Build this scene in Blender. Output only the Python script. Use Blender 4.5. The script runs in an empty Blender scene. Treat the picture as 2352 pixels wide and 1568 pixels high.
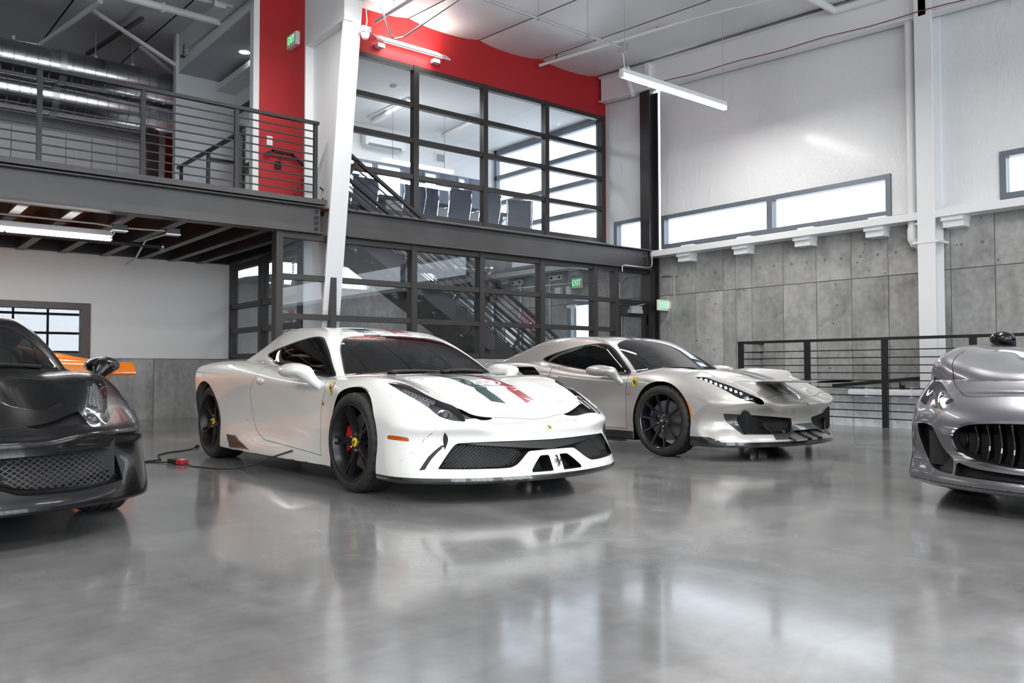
import bpy, bmesh, math, random
import numpy as np
from mathutils import Vector, Matrix
random.seed(7)
SC = bpy.context.scene; COL = SC.collection
# ---------------------------------------------------------------- camera (29 mm lens, eye at bumper-crouch height)
EYE = Vector((0, 0, .83))
def cam_setup():
    yaw, pitch, roll = .681967, .0327, .001535
    fw = Vector((math.sin(yaw)*math.cos(pitch), math.cos(yaw)*math.cos(pitch), math.sin(pitch)))
    r = Vector((math.cos(yaw), -math.sin(yaw), 0)); d = fw.cross(r)
    c, s = math.cos(roll), math.sin(roll)
    R_, D_ = c*r+s*d, -s*r+c*d
    cam = bpy.data.cameras.new('camera'); cam.sensor_width = 36; cam.lens = 1901.4/2352*36
    cam.clip_start = .05; cam.clip_end = 200
    o = bpy.data.objects.new('camera', cam); COL.objects.link(o)
    o.matrix_world = Matrix(((R_.x, -D_.x, -fw.x, EYE.x), (R_.y, -D_.y, -fw.y, EYE.y), (R_.z, -D_.z, -fw.z, EYE.z), (0, 0, 0, 1)))
    SC.camera = o
cam_setup()
# ---------------------------------------------------------------- sky, exposure, daylight
wd = bpy.data.worlds.new('overcast_sky'); SC.world = wd; wd.use_nodes = True
WB = wd.node_tree.nodes['Background']; WB.inputs[0].default_value = (.86, .93, 1, 1); WB.inputs[1].default_value = 3.6
SC.view_settings.view_transform = 'Standard'; SC.view_settings.look = 'None'
SC.view_settings.exposure = 0.2; SC.view_settings.gamma = 1; SC.view_settings.use_curve_mapping = False
SC.cycles.use_denoising = True
try:
    SC.cycles.denoiser = 'OPENIMAGEDENOISE'; SC.cycles.denoising_input_passes = 'RGB_ALBEDO_NORMAL'
except Exception: pass
SC.cycles.max_bounces = 10; SC.cycles.transparent_max_bounces = 16; SC.cycles.glossy_bounces = 5; SC.cycles.diffuse_bounces = 5
SC.cycles.caustics_reflective = False; SC.cycles.caustics_refractive = False; SC.cycles.sample_clamp_indirect = 6

DAY, LAMP = 330, 120            # watts of the door daylight and of each pendant tube
# ---------------------------------------------------------------- small tools
PI = math.pi
class MB:
    """collects simple shapes into one mesh"""
    def __init__(s): s.v = []; s.f = []
    def add(s, v, f):
        b = len(s.v); s.v += [tuple(p) for p in v]; s.f += [tuple(b+i for i in q) for q in f]; return s
    def box(s, x0, x1, y0, y1, z0, z1, M=None):
        v = [(x, y, z) for x in (x0, x1) for y in (y0, y1) for z in (z0, z1)]
        if M: v = [tuple(M @ Vector(p)) for p in v]
        return s.add(v, [(0, 1, 3, 2), (4, 6, 7, 5), (0, 4, 5, 1), (2, 3, 7, 6), (0, 2, 6, 4), (1, 5, 7, 3)])
    def bar(s, a, b, w, h=None, up=(0, 0, 1)):
        """square bar from a to b"""
        h = h or w; a = Vector(a); b = Vector(b); d = (b-a).normalized(); u = Vector(up)
        if abs(d.dot(u)) > .98: u = Vector((0, 1, 0))
        r = d.cross(u).normalized(); u = r.cross(d).normalized()
        v = [p+r*sx*w/2+u*sz*h/2 for p in (a, b) for sx, sz in ((-1, -1), (1, -1), (1, 1), (-1, 1))]
        return s.add(v, [(0, 1, 2, 3), (7, 6, 5, 4), (0, 4, 5, 1), (1, 5, 6, 2), (2, 6, 7, 3), (3, 7, 4, 0)])
    def tube(s, pts, r, n=8, cap=True):
        pts = [Vector(p) for p in pts]; rs = r if isinstance(r, (list, tuple)) else [r]*len(pts)
        V = []; F = []; pu = None
        for i, p in enumerate(pts):
            d = (pts[min(i+1, len(pts)-1)]-pts[max(i-1, 0)]).normalized()
            if pu is None:
                pu = Vector((0, 0, 1)) if abs(d.z) < .9 else Vector((0, 1, 0))
            rr = d.cross(pu).normalized(); u = rr.cross(d).normalized(); pu = u
            for k in range(n):
                t = 2*PI*k/n; V.append(p+(rr*math.cos(t)+u*math.sin(t))*rs[i])
        m = len(pts)
        for i in range(m-1):
            for k in range(n):
                a = i*n+k; b = i*n+(k+1) % n; F.append((a, b, b+n, a+n))
        if cap: F.append(tuple(range(n-1, -1, -1))); F.append(tuple((m-1)*n+k for k in range(n)))
        return s.add(V, F)
    def lathe(s, prof, n=32, M=None, close=False):
        """profile of (radius, height) turned about local z"""
        V = []; F = []; m = len(prof)
        for r, h in prof:
            for k in range(n):
                t = 2*PI*k/n; p = Vector((r*math.cos(t), r*math.sin(t), h)); V.append(M @ p if M else p)
        for i in range(m if close else m-1):
            j = (i+1) % m
            for k in range(n): F.append((i*n+k, i*n+(k+1) % n, j*n+(k+1) % n, j*n+k))
        return s.add(V, F)
    def prism(s, poly, h0, h1, M=None):
        """polygon in local xy extruded from h0 to h1"""
        n = len(poly); V = [Vector((p[0], p[1], h)) for h in (h0, h1) for p in poly]
        if M: V = [M @ p for p in V]
        F = [tuple(range(n-1, -1, -1)), tuple(range(n, 2*n))]+[(k, (k+1) % n, n+(k+1) % n, n+k) for k in range(n)]
        return s.add(V, F)
    def mesh(s, name):
        me = bpy.data.meshes.new(name); me.from_pydata(s.v, [], s.f); me.update(); return me
    def build(s, name, m, parent=None, smooth=False, bevel=0, loc=None, angle=.6):
        me = s.mesh(name)
        bm = bmesh.new(); bm.from_mesh(me); bmesh.ops.recalc_face_normals(bm, faces=bm.faces); bm.to_mesh(me); bm.free()
        if m: me.materials.append(m)
        if smooth:
            me.polygons.foreach_set('use_smooth', [True]*len(me.polygons))
            try: me.set_sharp_from_angle(angle=angle)
            except Exception: pass
        o = bpy.data.objects.new(name, me); COL.objects.link(o)
        if bevel:
            b = o.modifiers.new('b', 'BEVEL'); b.width = bevel; b.segments = 2; b.limit_method = 'ANGLE'
        if parent: o.parent = parent
        if loc: o.location = loc
        return o

def tag(o, label=None, cat=None, group=None, kind=None):
    if label: o['label'] = label
    if cat: o['category'] = cat
    if group: o['group'] = group
    if kind: o['kind'] = kind
    return o
def struct(o, label=None): return tag(o, label, kind='structure')
def thing(name, label, cat, loc=(0, 0, 0), rz=0, group=None):
    o = bpy.data.objects.new(name, None); COL.objects.link(o); o.location = loc; o.rotation_euler = (0, 0, rz)
    o.empty_display_size = .1
    return tag(o, label, cat, group)
def box(name, m, x0, x1, y0, y1, z0, z1, parent=None, bevel=0):
    return MB().box(x0, x1, y0, y1, z0, z1).build(name, m, parent, bevel=bevel)
def copy_tree(o, parent=None):
    c = o.copy(); COL.objects.link(c)
    if parent is not None: c.parent = parent
    for ch in list(o.children): copy_tree(ch, c)
    return c
def text(name, s, m, size, M, parent=None, depth=.002, align='CENTER'):
    cu = bpy.data.curves.new(name, 'FONT'); cu.body = s; cu.size = size; cu.extrude = depth; cu.align_x = align; cu.align_y = 'CENTER'
    t_ = bpy.data.objects.new('tmp', cu); COL.objects.link(t_); bpy.context.view_layer.update()
    me = bpy.data.meshes.new_from_object(t_.evaluated_get(bpy.context.evaluated_depsgraph_get())); bpy.data.objects.remove(t_); me.materials.clear(); me.materials.append(m)
    o = bpy.data.objects.new(name, me); COL.objects.link(o); o.matrix_local = M
    if parent: o.parent = parent
    return o

# ---------------------------------------------------------------- materials
def mat(name, col, rough=.5, metal=0, coat=0, coat_rough=.03, spec=.5, emit=None, estr=0, noise=None, bump=None, flake=0, trans=0):
    m = bpy.data.materials.new(name); m.use_nodes = True; nt = m.node_tree; b = nt.nodes['Principled BSDF']
    c = tuple(col)+(1,) if len(col) == 3 else tuple(col)
    b.inputs['Base Color'].default_value = c; b.inputs['Roughness'].default_value = rough; b.inputs['Metallic'].default_value = metal
    b.inputs['Coat Weight'].default_value = coat; b.inputs['Coat Roughness'].default_value = coat_rough; b.inputs['Specular IOR Level'].default_value = spec
    if emit: b.inputs['Emission Color'].default_value = tuple(emit)+(1,); b.inputs['Emission Strength'].default_value = estr
    tc = nt.nodes.new('ShaderNodeTexCoord') if (noise or bump or flake) else None
    if noise:  # (scale, amount, detail)
        n = nt.nodes.new('ShaderNodeTexNoise'); n.inputs['Scale'].default_value = noise[0]; n.inputs['Detail'].default_value = noise[2] if len(noise) > 2 else 4
        nt.links.new(tc.outputs['Object'], n.inputs['Vector'])
        r = nt.nodes.new('ShaderNodeValToRGB'); a = noise[1]
        r.color_ramp.elements[0].position = .3; r.color_ramp.elements[1].position = .7
        r.color_ramp.elements[0].color = tuple(x*(1-a) for x in c[:3])+(1,); r.color_ramp.elements[1].color = tuple(min(1, x*(1+a)) for x in c[:3])+(1,)
        nt.links.new(n.outputs['Fac'], r.inputs['Fac']); nt.links.new(r.outputs['Color'], b.inputs['Base Color'])
    if bump:  # (scale, strength, distance)
        n = nt.nodes.new('ShaderNodeTexNoise'); n.inputs['Scale'].default_value = bump[0]; n.inputs['Detail'].default_value = 5
        nt.links.new(tc.outputs['Object'], n.inputs['Vector'])
        u = nt.nodes.new('ShaderNodeBump'); u.inputs['Strength'].default_value = bump[1]; u.inputs['Distance'].default_value = bump[2]
        nt.links.new(n.outputs['Fac'], u.inputs['Height']); nt.links.new(u.outputs['Normal'], b.inputs['Normal'])
    return m
def glass_mat(name, tint, alpha, rough=.0, ior=1.5, refl=1.0):
    """thin sheet: clear or tinted see-through plus mirror reflection by Fresnel"""
    m = bpy.data.materials.new(name); m.use_nodes = True; nt = m.node_tree; nt.nodes.clear()
    out = nt.nodes.new('ShaderNodeOutputMaterial'); t = nt.nodes.new('ShaderNodeBsdfTransparent'); t.inputs[0].default_value = tuple(x*alpha for x in tint)+(1,)
    g = nt.nodes.new('ShaderNodeBsdfGlossy'); g.inputs['Roughness'].default_value = rough; g.inputs['Color'].default_value = (refl, refl, refl, 1)
    fr = nt.nodes.new('ShaderNodeFresnel'); ge = nt.nodes.new('ShaderNodeNewGeometry'); iv = nt.nodes.new('ShaderNodeMix'); iv.data_type = 'FLOAT'
    iv.inputs[2].default_value = ior; iv.inputs[3].default_value = 1/ior; nt.links.new(ge.outputs['Backfacing'], iv.inputs[0]); nt.links.new(iv.outputs[0], fr.inputs[0])
    mx = nt.nodes.new('ShaderNodeMixShader'); nt.links.new(fr.outputs[0], mx.inputs[0]); nt.links.new(t.outputs[0], mx.inputs[1]); nt.links.new(g.outputs[0], mx.inputs[2])
    nt.links.new(mx.outputs[0], out.inputs[0]); return m
def ramp(nt, pts):
    r = nt.nodes.new('ShaderNodeValToRGB'); e = r.color_ramp.elements
    while len(e) < len(pts): e.new(.5)
    for k, (p, c) in enumerate(pts):
        e[k].position = p; e[k].color = (c, c, c, 1) if isinstance(c, (int, float)) else tuple(c)+(1,)
    return r
def concrete_mat(name, base, dark=.55, warm=0, seed=0., pits=True):
    """board-marked concrete: cloudy greys, stains, bug holes"""
    m = mat(name, base, .85); nt = m.node_tree; b = nt.nodes['Principled BSDF']; L = nt.links
    tc = nt.nodes.new('ShaderNodeTexCoord'); mp = nt.nodes.new('ShaderNodeMapping'); mp.inputs['Location'].default_value = (seed, seed*1.7, seed*.3)
    oi = nt.nodes.new('ShaderNodeObjectInfo')
    vm = nt.nodes.new('ShaderNodeVectorMath'); vm.operation = 'MULTIPLY_ADD'
    vm.inputs[1].default_value = (9, 9, 9); L.new(oi.outputs['Random'], vm.inputs[0]); L.new(tc.outputs['Object'], vm.inputs[2])
    L.new(vm.outputs[0], mp.inputs[0])
    n1 = nt.nodes.new('ShaderNodeTexNoise'); n1.inputs['Scale'].default_value = 1.6; n1.inputs['Detail'].default_value = 9; n1.inputs['Roughness'].default_value = .68
    n2 = nt.nodes.new('ShaderNodeTexNoise'); n2.inputs['Scale'].default_value = 11; n2.inputs['Detail'].default_value = 6
    ms = nt.nodes.new('ShaderNodeMapping'); ms.inputs['Scale'].default_value = (3, 3, .5); L.new(mp.outputs[0], ms.inputs[0])
    n3 = nt.nodes.new('ShaderNodeTexNoise'); n3.inputs['Scale'].default_value = 2; n3.inputs['Detail'].default_value = 5; L.new(ms.outputs[0], n3.inputs['Vector'])
    for n in (n1, n2): L.new(mp.outputs[0], n.inputs['Vector'])
    r1 = ramp(nt, [(.30, dark), (.46, .9), (.62, 1.08), (.75, 1.15)]); L.new(n1.outputs['Fac'], r1.inputs[0])
    r2 = ramp(nt, [(.3, .86), (.7, 1.1)]); L.new(n2.outputs['Fac'], r2.inputs[0])
    r3 = ramp(nt, [(.28, .78), (.5, 1.0), (.8, 1.06)]); L.new(n3.outputs['Fac'], r3.inputs[0])
    def mul(a, c2):
        x = nt.nodes.new('ShaderNodeMix'); x.data_type = 'RGBA'; x.blend_type = 'MULTIPLY'; x.inputs[0].default_value = 1
        L.new(a, x.inputs[6]); L.new(c2, x.inputs[7]); return x.outputs[2]
    rgb = nt.nodes.new('ShaderNodeRGB'); rgb.outputs[0].default_value = tuple(base)+(1,)
    pr = ramp(nt, [(0, .84), (1, 1.12)]); L.new(oi.outputs['Random'], pr.inputs[0])
    o = mul(mul(mul(mul(rgb.outputs[0], r1.outputs[0]), r2.outputs[0]), r3.outputs[0]), pr.outputs[0])
    if pits:
        v = nt.nodes.new('ShaderNodeTexVoronoi'); v.inputs['Scale'].default_value = 9; v.inputs['Randomness'].default_value = 1; L.new(mp.outputs[0], v.inputs['Vector'])
        # only some cells carry a bug hole, sizes vary
        ad = nt.nodes.new('ShaderNodeMath'); ad.operation = 'MULTIPLY_ADD'; ad.inputs[1].default_value = .16; ad.inputs[2].default_value = 0
        sp = nt.nodes.new('ShaderNodeSeparateColor'); L.new(v.outputs['Color'], sp.inputs[0])
        sz = ramp(nt, [(.45, 0), (1, .8)]); L.new(sp.outputs[0], sz.inputs[0]); L.new(sz.outputs[0], ad.inputs[0])
        cm = nt.nodes.new('ShaderNodeMath'); cm.operation = 'LESS_THAN'; L.new(v.outputs['Distance'], cm.inputs[0]); L.new(ad.outputs[0], cm.inputs[1])
        pm = ramp(nt, [(0, 1), (1, .25)]); L.new(cm.outputs[0], pm.inputs[0]); o = mul(o, pm.outputs[0])
    L.new(o, b.inputs['Base Color'])
    u = nt.nodes.new('ShaderNodeBump'); u.inputs['Strength'].default_value = .25; u.inputs['Distance'].default_value = .01
    L.new(n2.outputs['Fac'], u.inputs['Height']); L.new(u.outputs['Normal'], b.inputs['Normal'])
    return m
# ---------------------------------------------------------------- implicit car bodies (numpy only)
import numpy as np

def nspline(xs, ys, xq):
    """natural cubic spline, ys may be (n,m); clamps outside"""
    xs = np.asarray(xs, float); ys = np.asarray(ys, float); n = len(xs)
    h = np.diff(xs)
    A = np.zeros((n, n)); B = np.zeros((n,) + ys.shape[1:])
    A[0, 0] = A[-1, -1] = 1
    for i in range(1, n - 1):
        A[i, i-1] = h[i-1]; A[i, i] = 2*(h[i-1]+h[i]); A[i, i+1] = h[i]
        B[i] = 6*((ys[i+1]-ys[i])/h[i] - (ys[i]-ys[i-1])/h[i-1])
    M = np.linalg.solve(A, B)
    xq = np.clip(np.asarray(xq, float), xs[0], xs[-1])
    k = np.clip(np.searchsorted(xs, xq) - 1, 0, n-2)
    a = (xs[k+1]-xq)/h[k]; b = 1-a; hk = h[k]
    if ys.ndim > 1:
        a, b, hk = a[:, None], b[:, None], hk[:, None]
    return a*ys[k] + b*ys[k+1] + ((a**3-a)*M[k] + (b**3-b)*M[k+1])*hk*hk/6

class Curve:
    def __init__(s, xs, ys): s.xs, s.ys = xs, ys
    def __call__(s, x):
        x = np.asarray(x, float); return nspline(s.xs, s.ys, x.ravel()).reshape(x.shape)

class Table:
    """smooth height field over (u,v): rows given at us, columns at vs"""
    def __init__(s, us, vs, rows, du=.02, dv=.02):
        rows = np.array(rows, float)
        s.u0, s.v0, s.du, s.dv = us[0], vs[0], du, dv
        uq = np.arange(us[0], us[-1]+du*.5, du); vq = np.arange(vs[0], vs[-1]+dv*.5, dv)
        t = nspline(us, rows, uq)
        s.T = nspline(vs, t.T, vq).T
    def __call__(s, u, v):
        u, v = np.broadcast_arrays(np.asarray(u, float), np.asarray(v, float))
        n, m = s.T.shape
        a = np.clip((u-s.u0)/s.du, 0, n-1.001); b = np.clip((v-s.v0)/s.dv, 0, m-1.001)
        i = a.astype(int); j = b.astype(int); a = a-i; b = b-j
        def w(t): return (-.5*t+t*t-.5*t**3, 1-2.5*t*t+1.5*t**3, .5*t+2*t*t-1.5*t**3, -.5*t*t+.5*t**3)
        wa, wb = w(a), w(b); out = 0
        for p in range(4):
            ii = np.clip(i+p-1, 0, n-1); r = 0
            for q in range(4):
                r = r + wb[q]*s.T[ii, np.clip(j+q-1, 0, m-1)]
            out = out + wa[p]*r
        return out

def smax(a, b, k):
    h = np.clip(.5+.5*(a-b)/k, 0, 1); return b+(a-b)*h+k*h*(1-h)
def smin(a, b, k): return -smax(-a, -b, k)
def bump(t, c, w):
    """smooth bump of height 1 and half width w"""
    q = np.clip(np.abs((t-c)/w), 0, 1); return (1-q*q)**2
def sstep(t, a, b):
    q = np.clip((t-a)/(b-a), 0, 1); return q*q*(3-2*q)

def surface_nets(fn, lo, hi, cell):
    lo = np.array(lo, float); hi = np.array(hi, float)
    n = np.ceil((hi-lo)/cell).astype(int)+1
    ax = [lo[i]+cell*np.arange(n[i]) for i in range(3)]
    F = fn(ax[0][:, None, None], ax[1][None, :, None], ax[2][None, None, :])
    F = np.broadcast_to(F, tuple(n)).astype(np.float32)
    S = F < 0
    cells = tuple(n-1)
    cnt = np.zeros(cells, np.uint8); acc = np.zeros(cells+(3,), np.float32)
    def sl(o, axis):  # corner slices
        return tuple(slice(o[i], o[i]+n[i]-1) for i in range(3))
    quads = []
    corners = [(i, j, k) for i in (0, 1) for j in (0, 1) for k in (0, 1)]
    for a in range(3):
        for o in corners:
            if o[a]: continue
            o2 = list(o); o2[a] = 1
            A, B = F[sl(o, a)], F[sl(o2, a)]
            m = (A < 0) != (B < 0)
            idx = np.nonzero(m)
            t = A[idx]/(A[idx]-B[idx])
            cnt[idx] += 1
            for d in range(3):
                acc[idx+(np.full(len(t), d),)] += (t if d == a else o[d])
    act = cnt > 0
    vid = np.full(cells, -1, np.int64); vid[act] = np.arange(act.sum())
    ii = np.argwhere(act)
    V = lo+cell*(ii+acc[act]/cnt[act][:, None])
    for a in range(3):
        b, c = (a+1) % 3, (a+2) % 3
        s0 = [slice(0, n[i]) for i in range(3)]; s1 = list(s0)
        s0[a] = slice(0, n[a]-1); s1[a] = slice(1, n[a])
        m = S[tuple(s0)] != S[tuple(s1)]
        e = np.argwhere(m)
        ok = (e[:, b] > 0) & (e[:, c] > 0) & (e[:, b] < n[b]-1) & (e[:, c] < n[c]-1)
        e = e[ok]
        ins = S[tuple(e.T)]
        def at(db, dc):
            q = e.copy(); q[:, b] += db; q[:, c] += dc; return vid[tuple(q.T)]
        q = np.stack([at(-1, -1), at(0, -1), at(0, 0), at(-1, 0)], 1)
        q[~ins] = q[~ins][:, ::-1]
        quads.append(q)
    return V, np.concatenate(quads)

def grad(fn, P, e=.004):
    g = np.empty_like(P)
    for d in range(3):
        a = P.copy(); b = P.copy(); a[:, d] += e; b[:, d] -= e
        g[:, d] = (fn(a[:, 0], a[:, 1], a[:, 2])-fn(b[:, 0], b[:, 1], b[:, 2]))/(2*e)
    return g

def project(fn, P, it=3):
    for _ in range(it):
        g = grad(fn, P, .002); f = fn(P[:, 0], P[:, 1], P[:, 2])
        g2 = np.maximum((g*g).sum(1), .15)
        s = np.clip(f/g2, -.03, .03)
        P = P-s[:, None]*g
    return P

class Skin:
    """triangle mesh of an implicit body that can be cut along smooth curves"""
    def __init__(s, fn, lo, hi, cell, keep=None):
        s.fn = fn
        V, Q = surface_nets(fn, lo, hi, cell)
        V = project(fn, V)
        d1 = ((V[Q[:, 0]]-V[Q[:, 2]])**2).sum(1); d2 = ((V[Q[:, 1]]-V[Q[:, 3]])**2).sum(1)
        k = d1 <= d2
        T = np.concatenate([Q[k][:, [0, 1, 2]], Q[k][:, [0, 2, 3]], Q[~k][:, [0, 1, 3]], Q[~k][:, [1, 2, 3]]])
        s.V, s.T = V, T
        if keep is not None:
            c = V[T].mean(1); s.T = T[keep(c)]
        s.N = grad(fn, s.V); s.N /= np.linalg.norm(s.N, axis=1)[:, None]+1e-9
        s.L = np.zeros(len(s.T), np.int32); s.names = ['body']
    def lab(s, name):
        if name not in s.names: s.names.append(name)
        return s.names.index(name)
    def cut(s, d, name, only=None):
        """faces where the per-vertex value d < 0 (and whose label is in only) become `name`; faces on the zero line are split"""
        V, T = s.V, s.T
        sel = np.ones(len(T), bool) if only is None else np.isin(s.L, [s.lab(o) for o in only])
        d = np.where(np.abs(d) < 1e-5, 1e-5, d)
        neg = d < 0
        nn = neg[T].sum(1)
        inside = sel & (nn == 3)
        mixed = np.nonzero(sel & (nn > 0) & (nn < 3))[0]
        li = s.lab(name)
        s.L[inside] = li
        if len(mixed) == 0: return s
        t = T[mixed]; ng = neg[t]
        lone_neg = ng.sum(1) == 1
        k = np.where(lone_neg, ng.argmax(1), (~ng).argmax(1))
        r = np.arange(len(t))
        a, b, c = t[r, k], t[r, (k+1) % 3], t[r, (k+2) % 3]
        E = np.concatenate([np.stack([a, b], 1), np.stack([a, c], 1)]); Es = np.sort(E, 1)
        key = Es[:, 0].astype(np.int64)*len(V)+Es[:, 1]
        u, inv = np.unique(key, return_inverse=True)
        p, q = u//len(V), u % len(V)
        w = (d[p]/(d[p]-d[q]))[:, None]
        nv = V[p]+(V[q]-V[p])*w
        nv = project(s.fn, nv, 1)
        nN = s.N[p]+(s.N[q]-s.N[p])*w; nN /= np.linalg.norm(nN, axis=1)[:, None]+1e-9
        base = len(V); m = len(t)
        ab = base+inv[:m]; ac = base+inv[m:]
        s.V = np.concatenate([V, nv]); s.N = np.concatenate([s.N, nN])
        old = s.L[mixed]
        lone = np.stack([a, ab, ac], 1)
        q1 = np.stack([ab, b, c], 1); q2 = np.stack([ab, c, ac], 1)
        keepm = np.ones(len(T), bool); keepm[mixed] = False
        s.T = np.concatenate([T[keepm], lone, q1, q2])
        s.L = np.concatenate([s.L[keepm], np.where(lone_neg, li, old), np.where(lone_neg, old, li), np.where(lone_neg, old, li)])
        return s
    def part(s, name):
        t = s.T[s.L == s.lab(name)]
        u, inv = np.unique(t, return_inverse=True)
        return s.V[u], inv.reshape(-1, 3), s.N[u]

def dense(pts, closed=True, per=8):
    """Catmull-Rom through points; a point given as (x,y,'c') is a corner"""
    P = np.array([[p[0], p[1]] for p in pts], float); co = [len(p) > 2 for p in pts]; n = len(P); out = []
    for i in range(n if closed else n-1):
        a, b = P[i], P[(i+1) % n]
        if closed or 0 < i: pa = P[(i-1) % n]
        else: pa = a
        pb = P[(i+2) % n] if closed or i+2 < n else b
        ta = (b-pa)/2 if not co[i] else (b-a)*.5
        tb = (pb-a)/2 if not co[(i+1) % n] else (b-a)*.5
        L = np.linalg.norm(b-a)
        for T_ in (ta, tb):
            l = np.linalg.norm(T_)
            if l > L: T_ *= L/l
        for k in range(per):
            t = k/per
            out.append((2*t**3-3*t*t+1)*a+(t**3-2*t*t+t)*ta+(-2*t**3+3*t*t)*b+(t**3-t*t)*tb)
    if not closed: out.append(P[-1])
    return np.array(out)

def seg_dist(X, Y, P, closed):
    A = P if closed else P[:-1]; B = np.roll(P, -1, 0) if closed else P[1:]
    best = np.full(X.shape, 9e9)
    for a, b in zip(A, B):
        e = b-a; L = e@e+1e-12
        t = np.clip(((X-a[0])*e[0]+(Y-a[1])*e[1])/L, 0, 1)
        best = np.minimum(best, (X-a[0]-t*e[0])**2+(Y-a[1]-t*e[1])**2)
    return np.sqrt(best)

def poly_sdf(X, Y, pts, mask=None, per=8):
    P = dense(pts, True, per) if per > 1 else np.array([[p[0], p[1]] for p in pts], float)
    d = np.full(X.shape, 1.0)
    lo, hi = P.min(0)-.06, P.max(0)+.06
    m = (X > lo[0]) & (X < hi[0]) & (Y > lo[1]) & (Y < hi[1])
    if mask is not None: m &= mask
    x, y = X[m], Y[m]
    dist = seg_dist(x, y, P, True)
    ins = np.zeros(x.shape, bool); B = np.roll(P, -1, 0)
    for a, b in zip(P, B):
        c = (a[1] > y) != (b[1] > y)
        ins ^= c & (x < (b[0]-a[0])*(y-a[1])/(b[1]-a[1]+1e-15)+a[0])
    d[m] = np.where(ins, -dist, dist)
    return d

def line_sdf(X, Y, pts, width, mask=None, per=8):
    P = dense(pts, False, per)
    d = np.full(X.shape, 1.0)
    lo, hi = P.min(0)-.06, P.max(0)+.06
    m = (X > lo[0]) & (X < hi[0]) & (Y > lo[1]) & (Y < hi[1])
    if mask is not None: m &= mask
    d[m] = seg_dist(X[m], Y[m], P, False)-width*.5
    return d
# ---------------------------------------------------------------- the low mid-engined coupe body
def coupe_shape(v):
    """v: dict of variations. returns implicit f(x,y,z); front axle at y=0, nose towards -y"""
    Zt = Table([-1.10, -.85, -.60, -.35, -.10, .15, .45, .8, 1.2, 1.7, 2.05, 2.4, 2.8, 3.2, 3.6],
               [0, .25, .45, .60, .72, .82, .91, 1.0], v['Zt'])
    W = Table([-1.15, -.8, -.45, 0, .38, .8, 1.3, 1.8, 2.3, 2.81, 3.2, 3.6],
              [.10, .17, .28, .42, .56, .70, .84, .95], v['W'])
    Fx = Curve([0, .2, .4, .55, .7, .8, .88, .95, 1.05], v['Fx'])
    Fz = Curve([.10, .16, .22, .29, .36, .42, .47, .53, .62, .75], v['Fz'])
    Rz = Curve([.10, .25, .45, .65, .80, .90, 1.0], [3.40, 3.42, 3.46, 3.50, 3.52, 3.46, 3.40])
    Rx = Curve([0, .4, .7, .85, 1.0], [0, -.02, -.10, -.22, -.50])
    Zr = Curve([.30, .44, .60, .80, 1.0, 1.15, 1.35, 1.6, 1.85, 2.1, 2.5, 2.9, 3.3, 3.6], v['Zr'])
    Gw = Table([.2, .5, .8, 1.1, 1.5, 1.8, 2.1, 2.5, 3.0, 3.6], [.72, .80, .90, 1.0, 1.1, 1.2], v['Gw'])
    crown = Curve([0, .2, .4, .55, .65, .8], [0, .003, .012, .026, .042, .075])
    ys = v.get('ys', 1.0); extra = v.get('extra')
    def f(x, y, z):
        ax = np.sqrt(x*x+1e-6)
        if ys != 1: y = np.where(y > 0, y/ys, y)
        low = smax(z-Zt(y, ax), (ax-W(y, z)), .05)
        front = (Fx(ax)+Fz(z))-y
        low = smax(low, front*.85, v.get('kf', .05))
        low = smax(low, y-(Rz(z)+Rx(ax)), .06)
        low = smax(low, .125-z, .02)
        g = smax((z-(Zr(y)-crown(ax)))*.88, (ax-Gw(y, z))*.9, .07)
        g = smax(g, .70-z, .02)
        r = smin(low, g, v.get('kg', .035))
        if extra: r = extra(r, ax, y, z)
        return r
    return f

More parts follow.
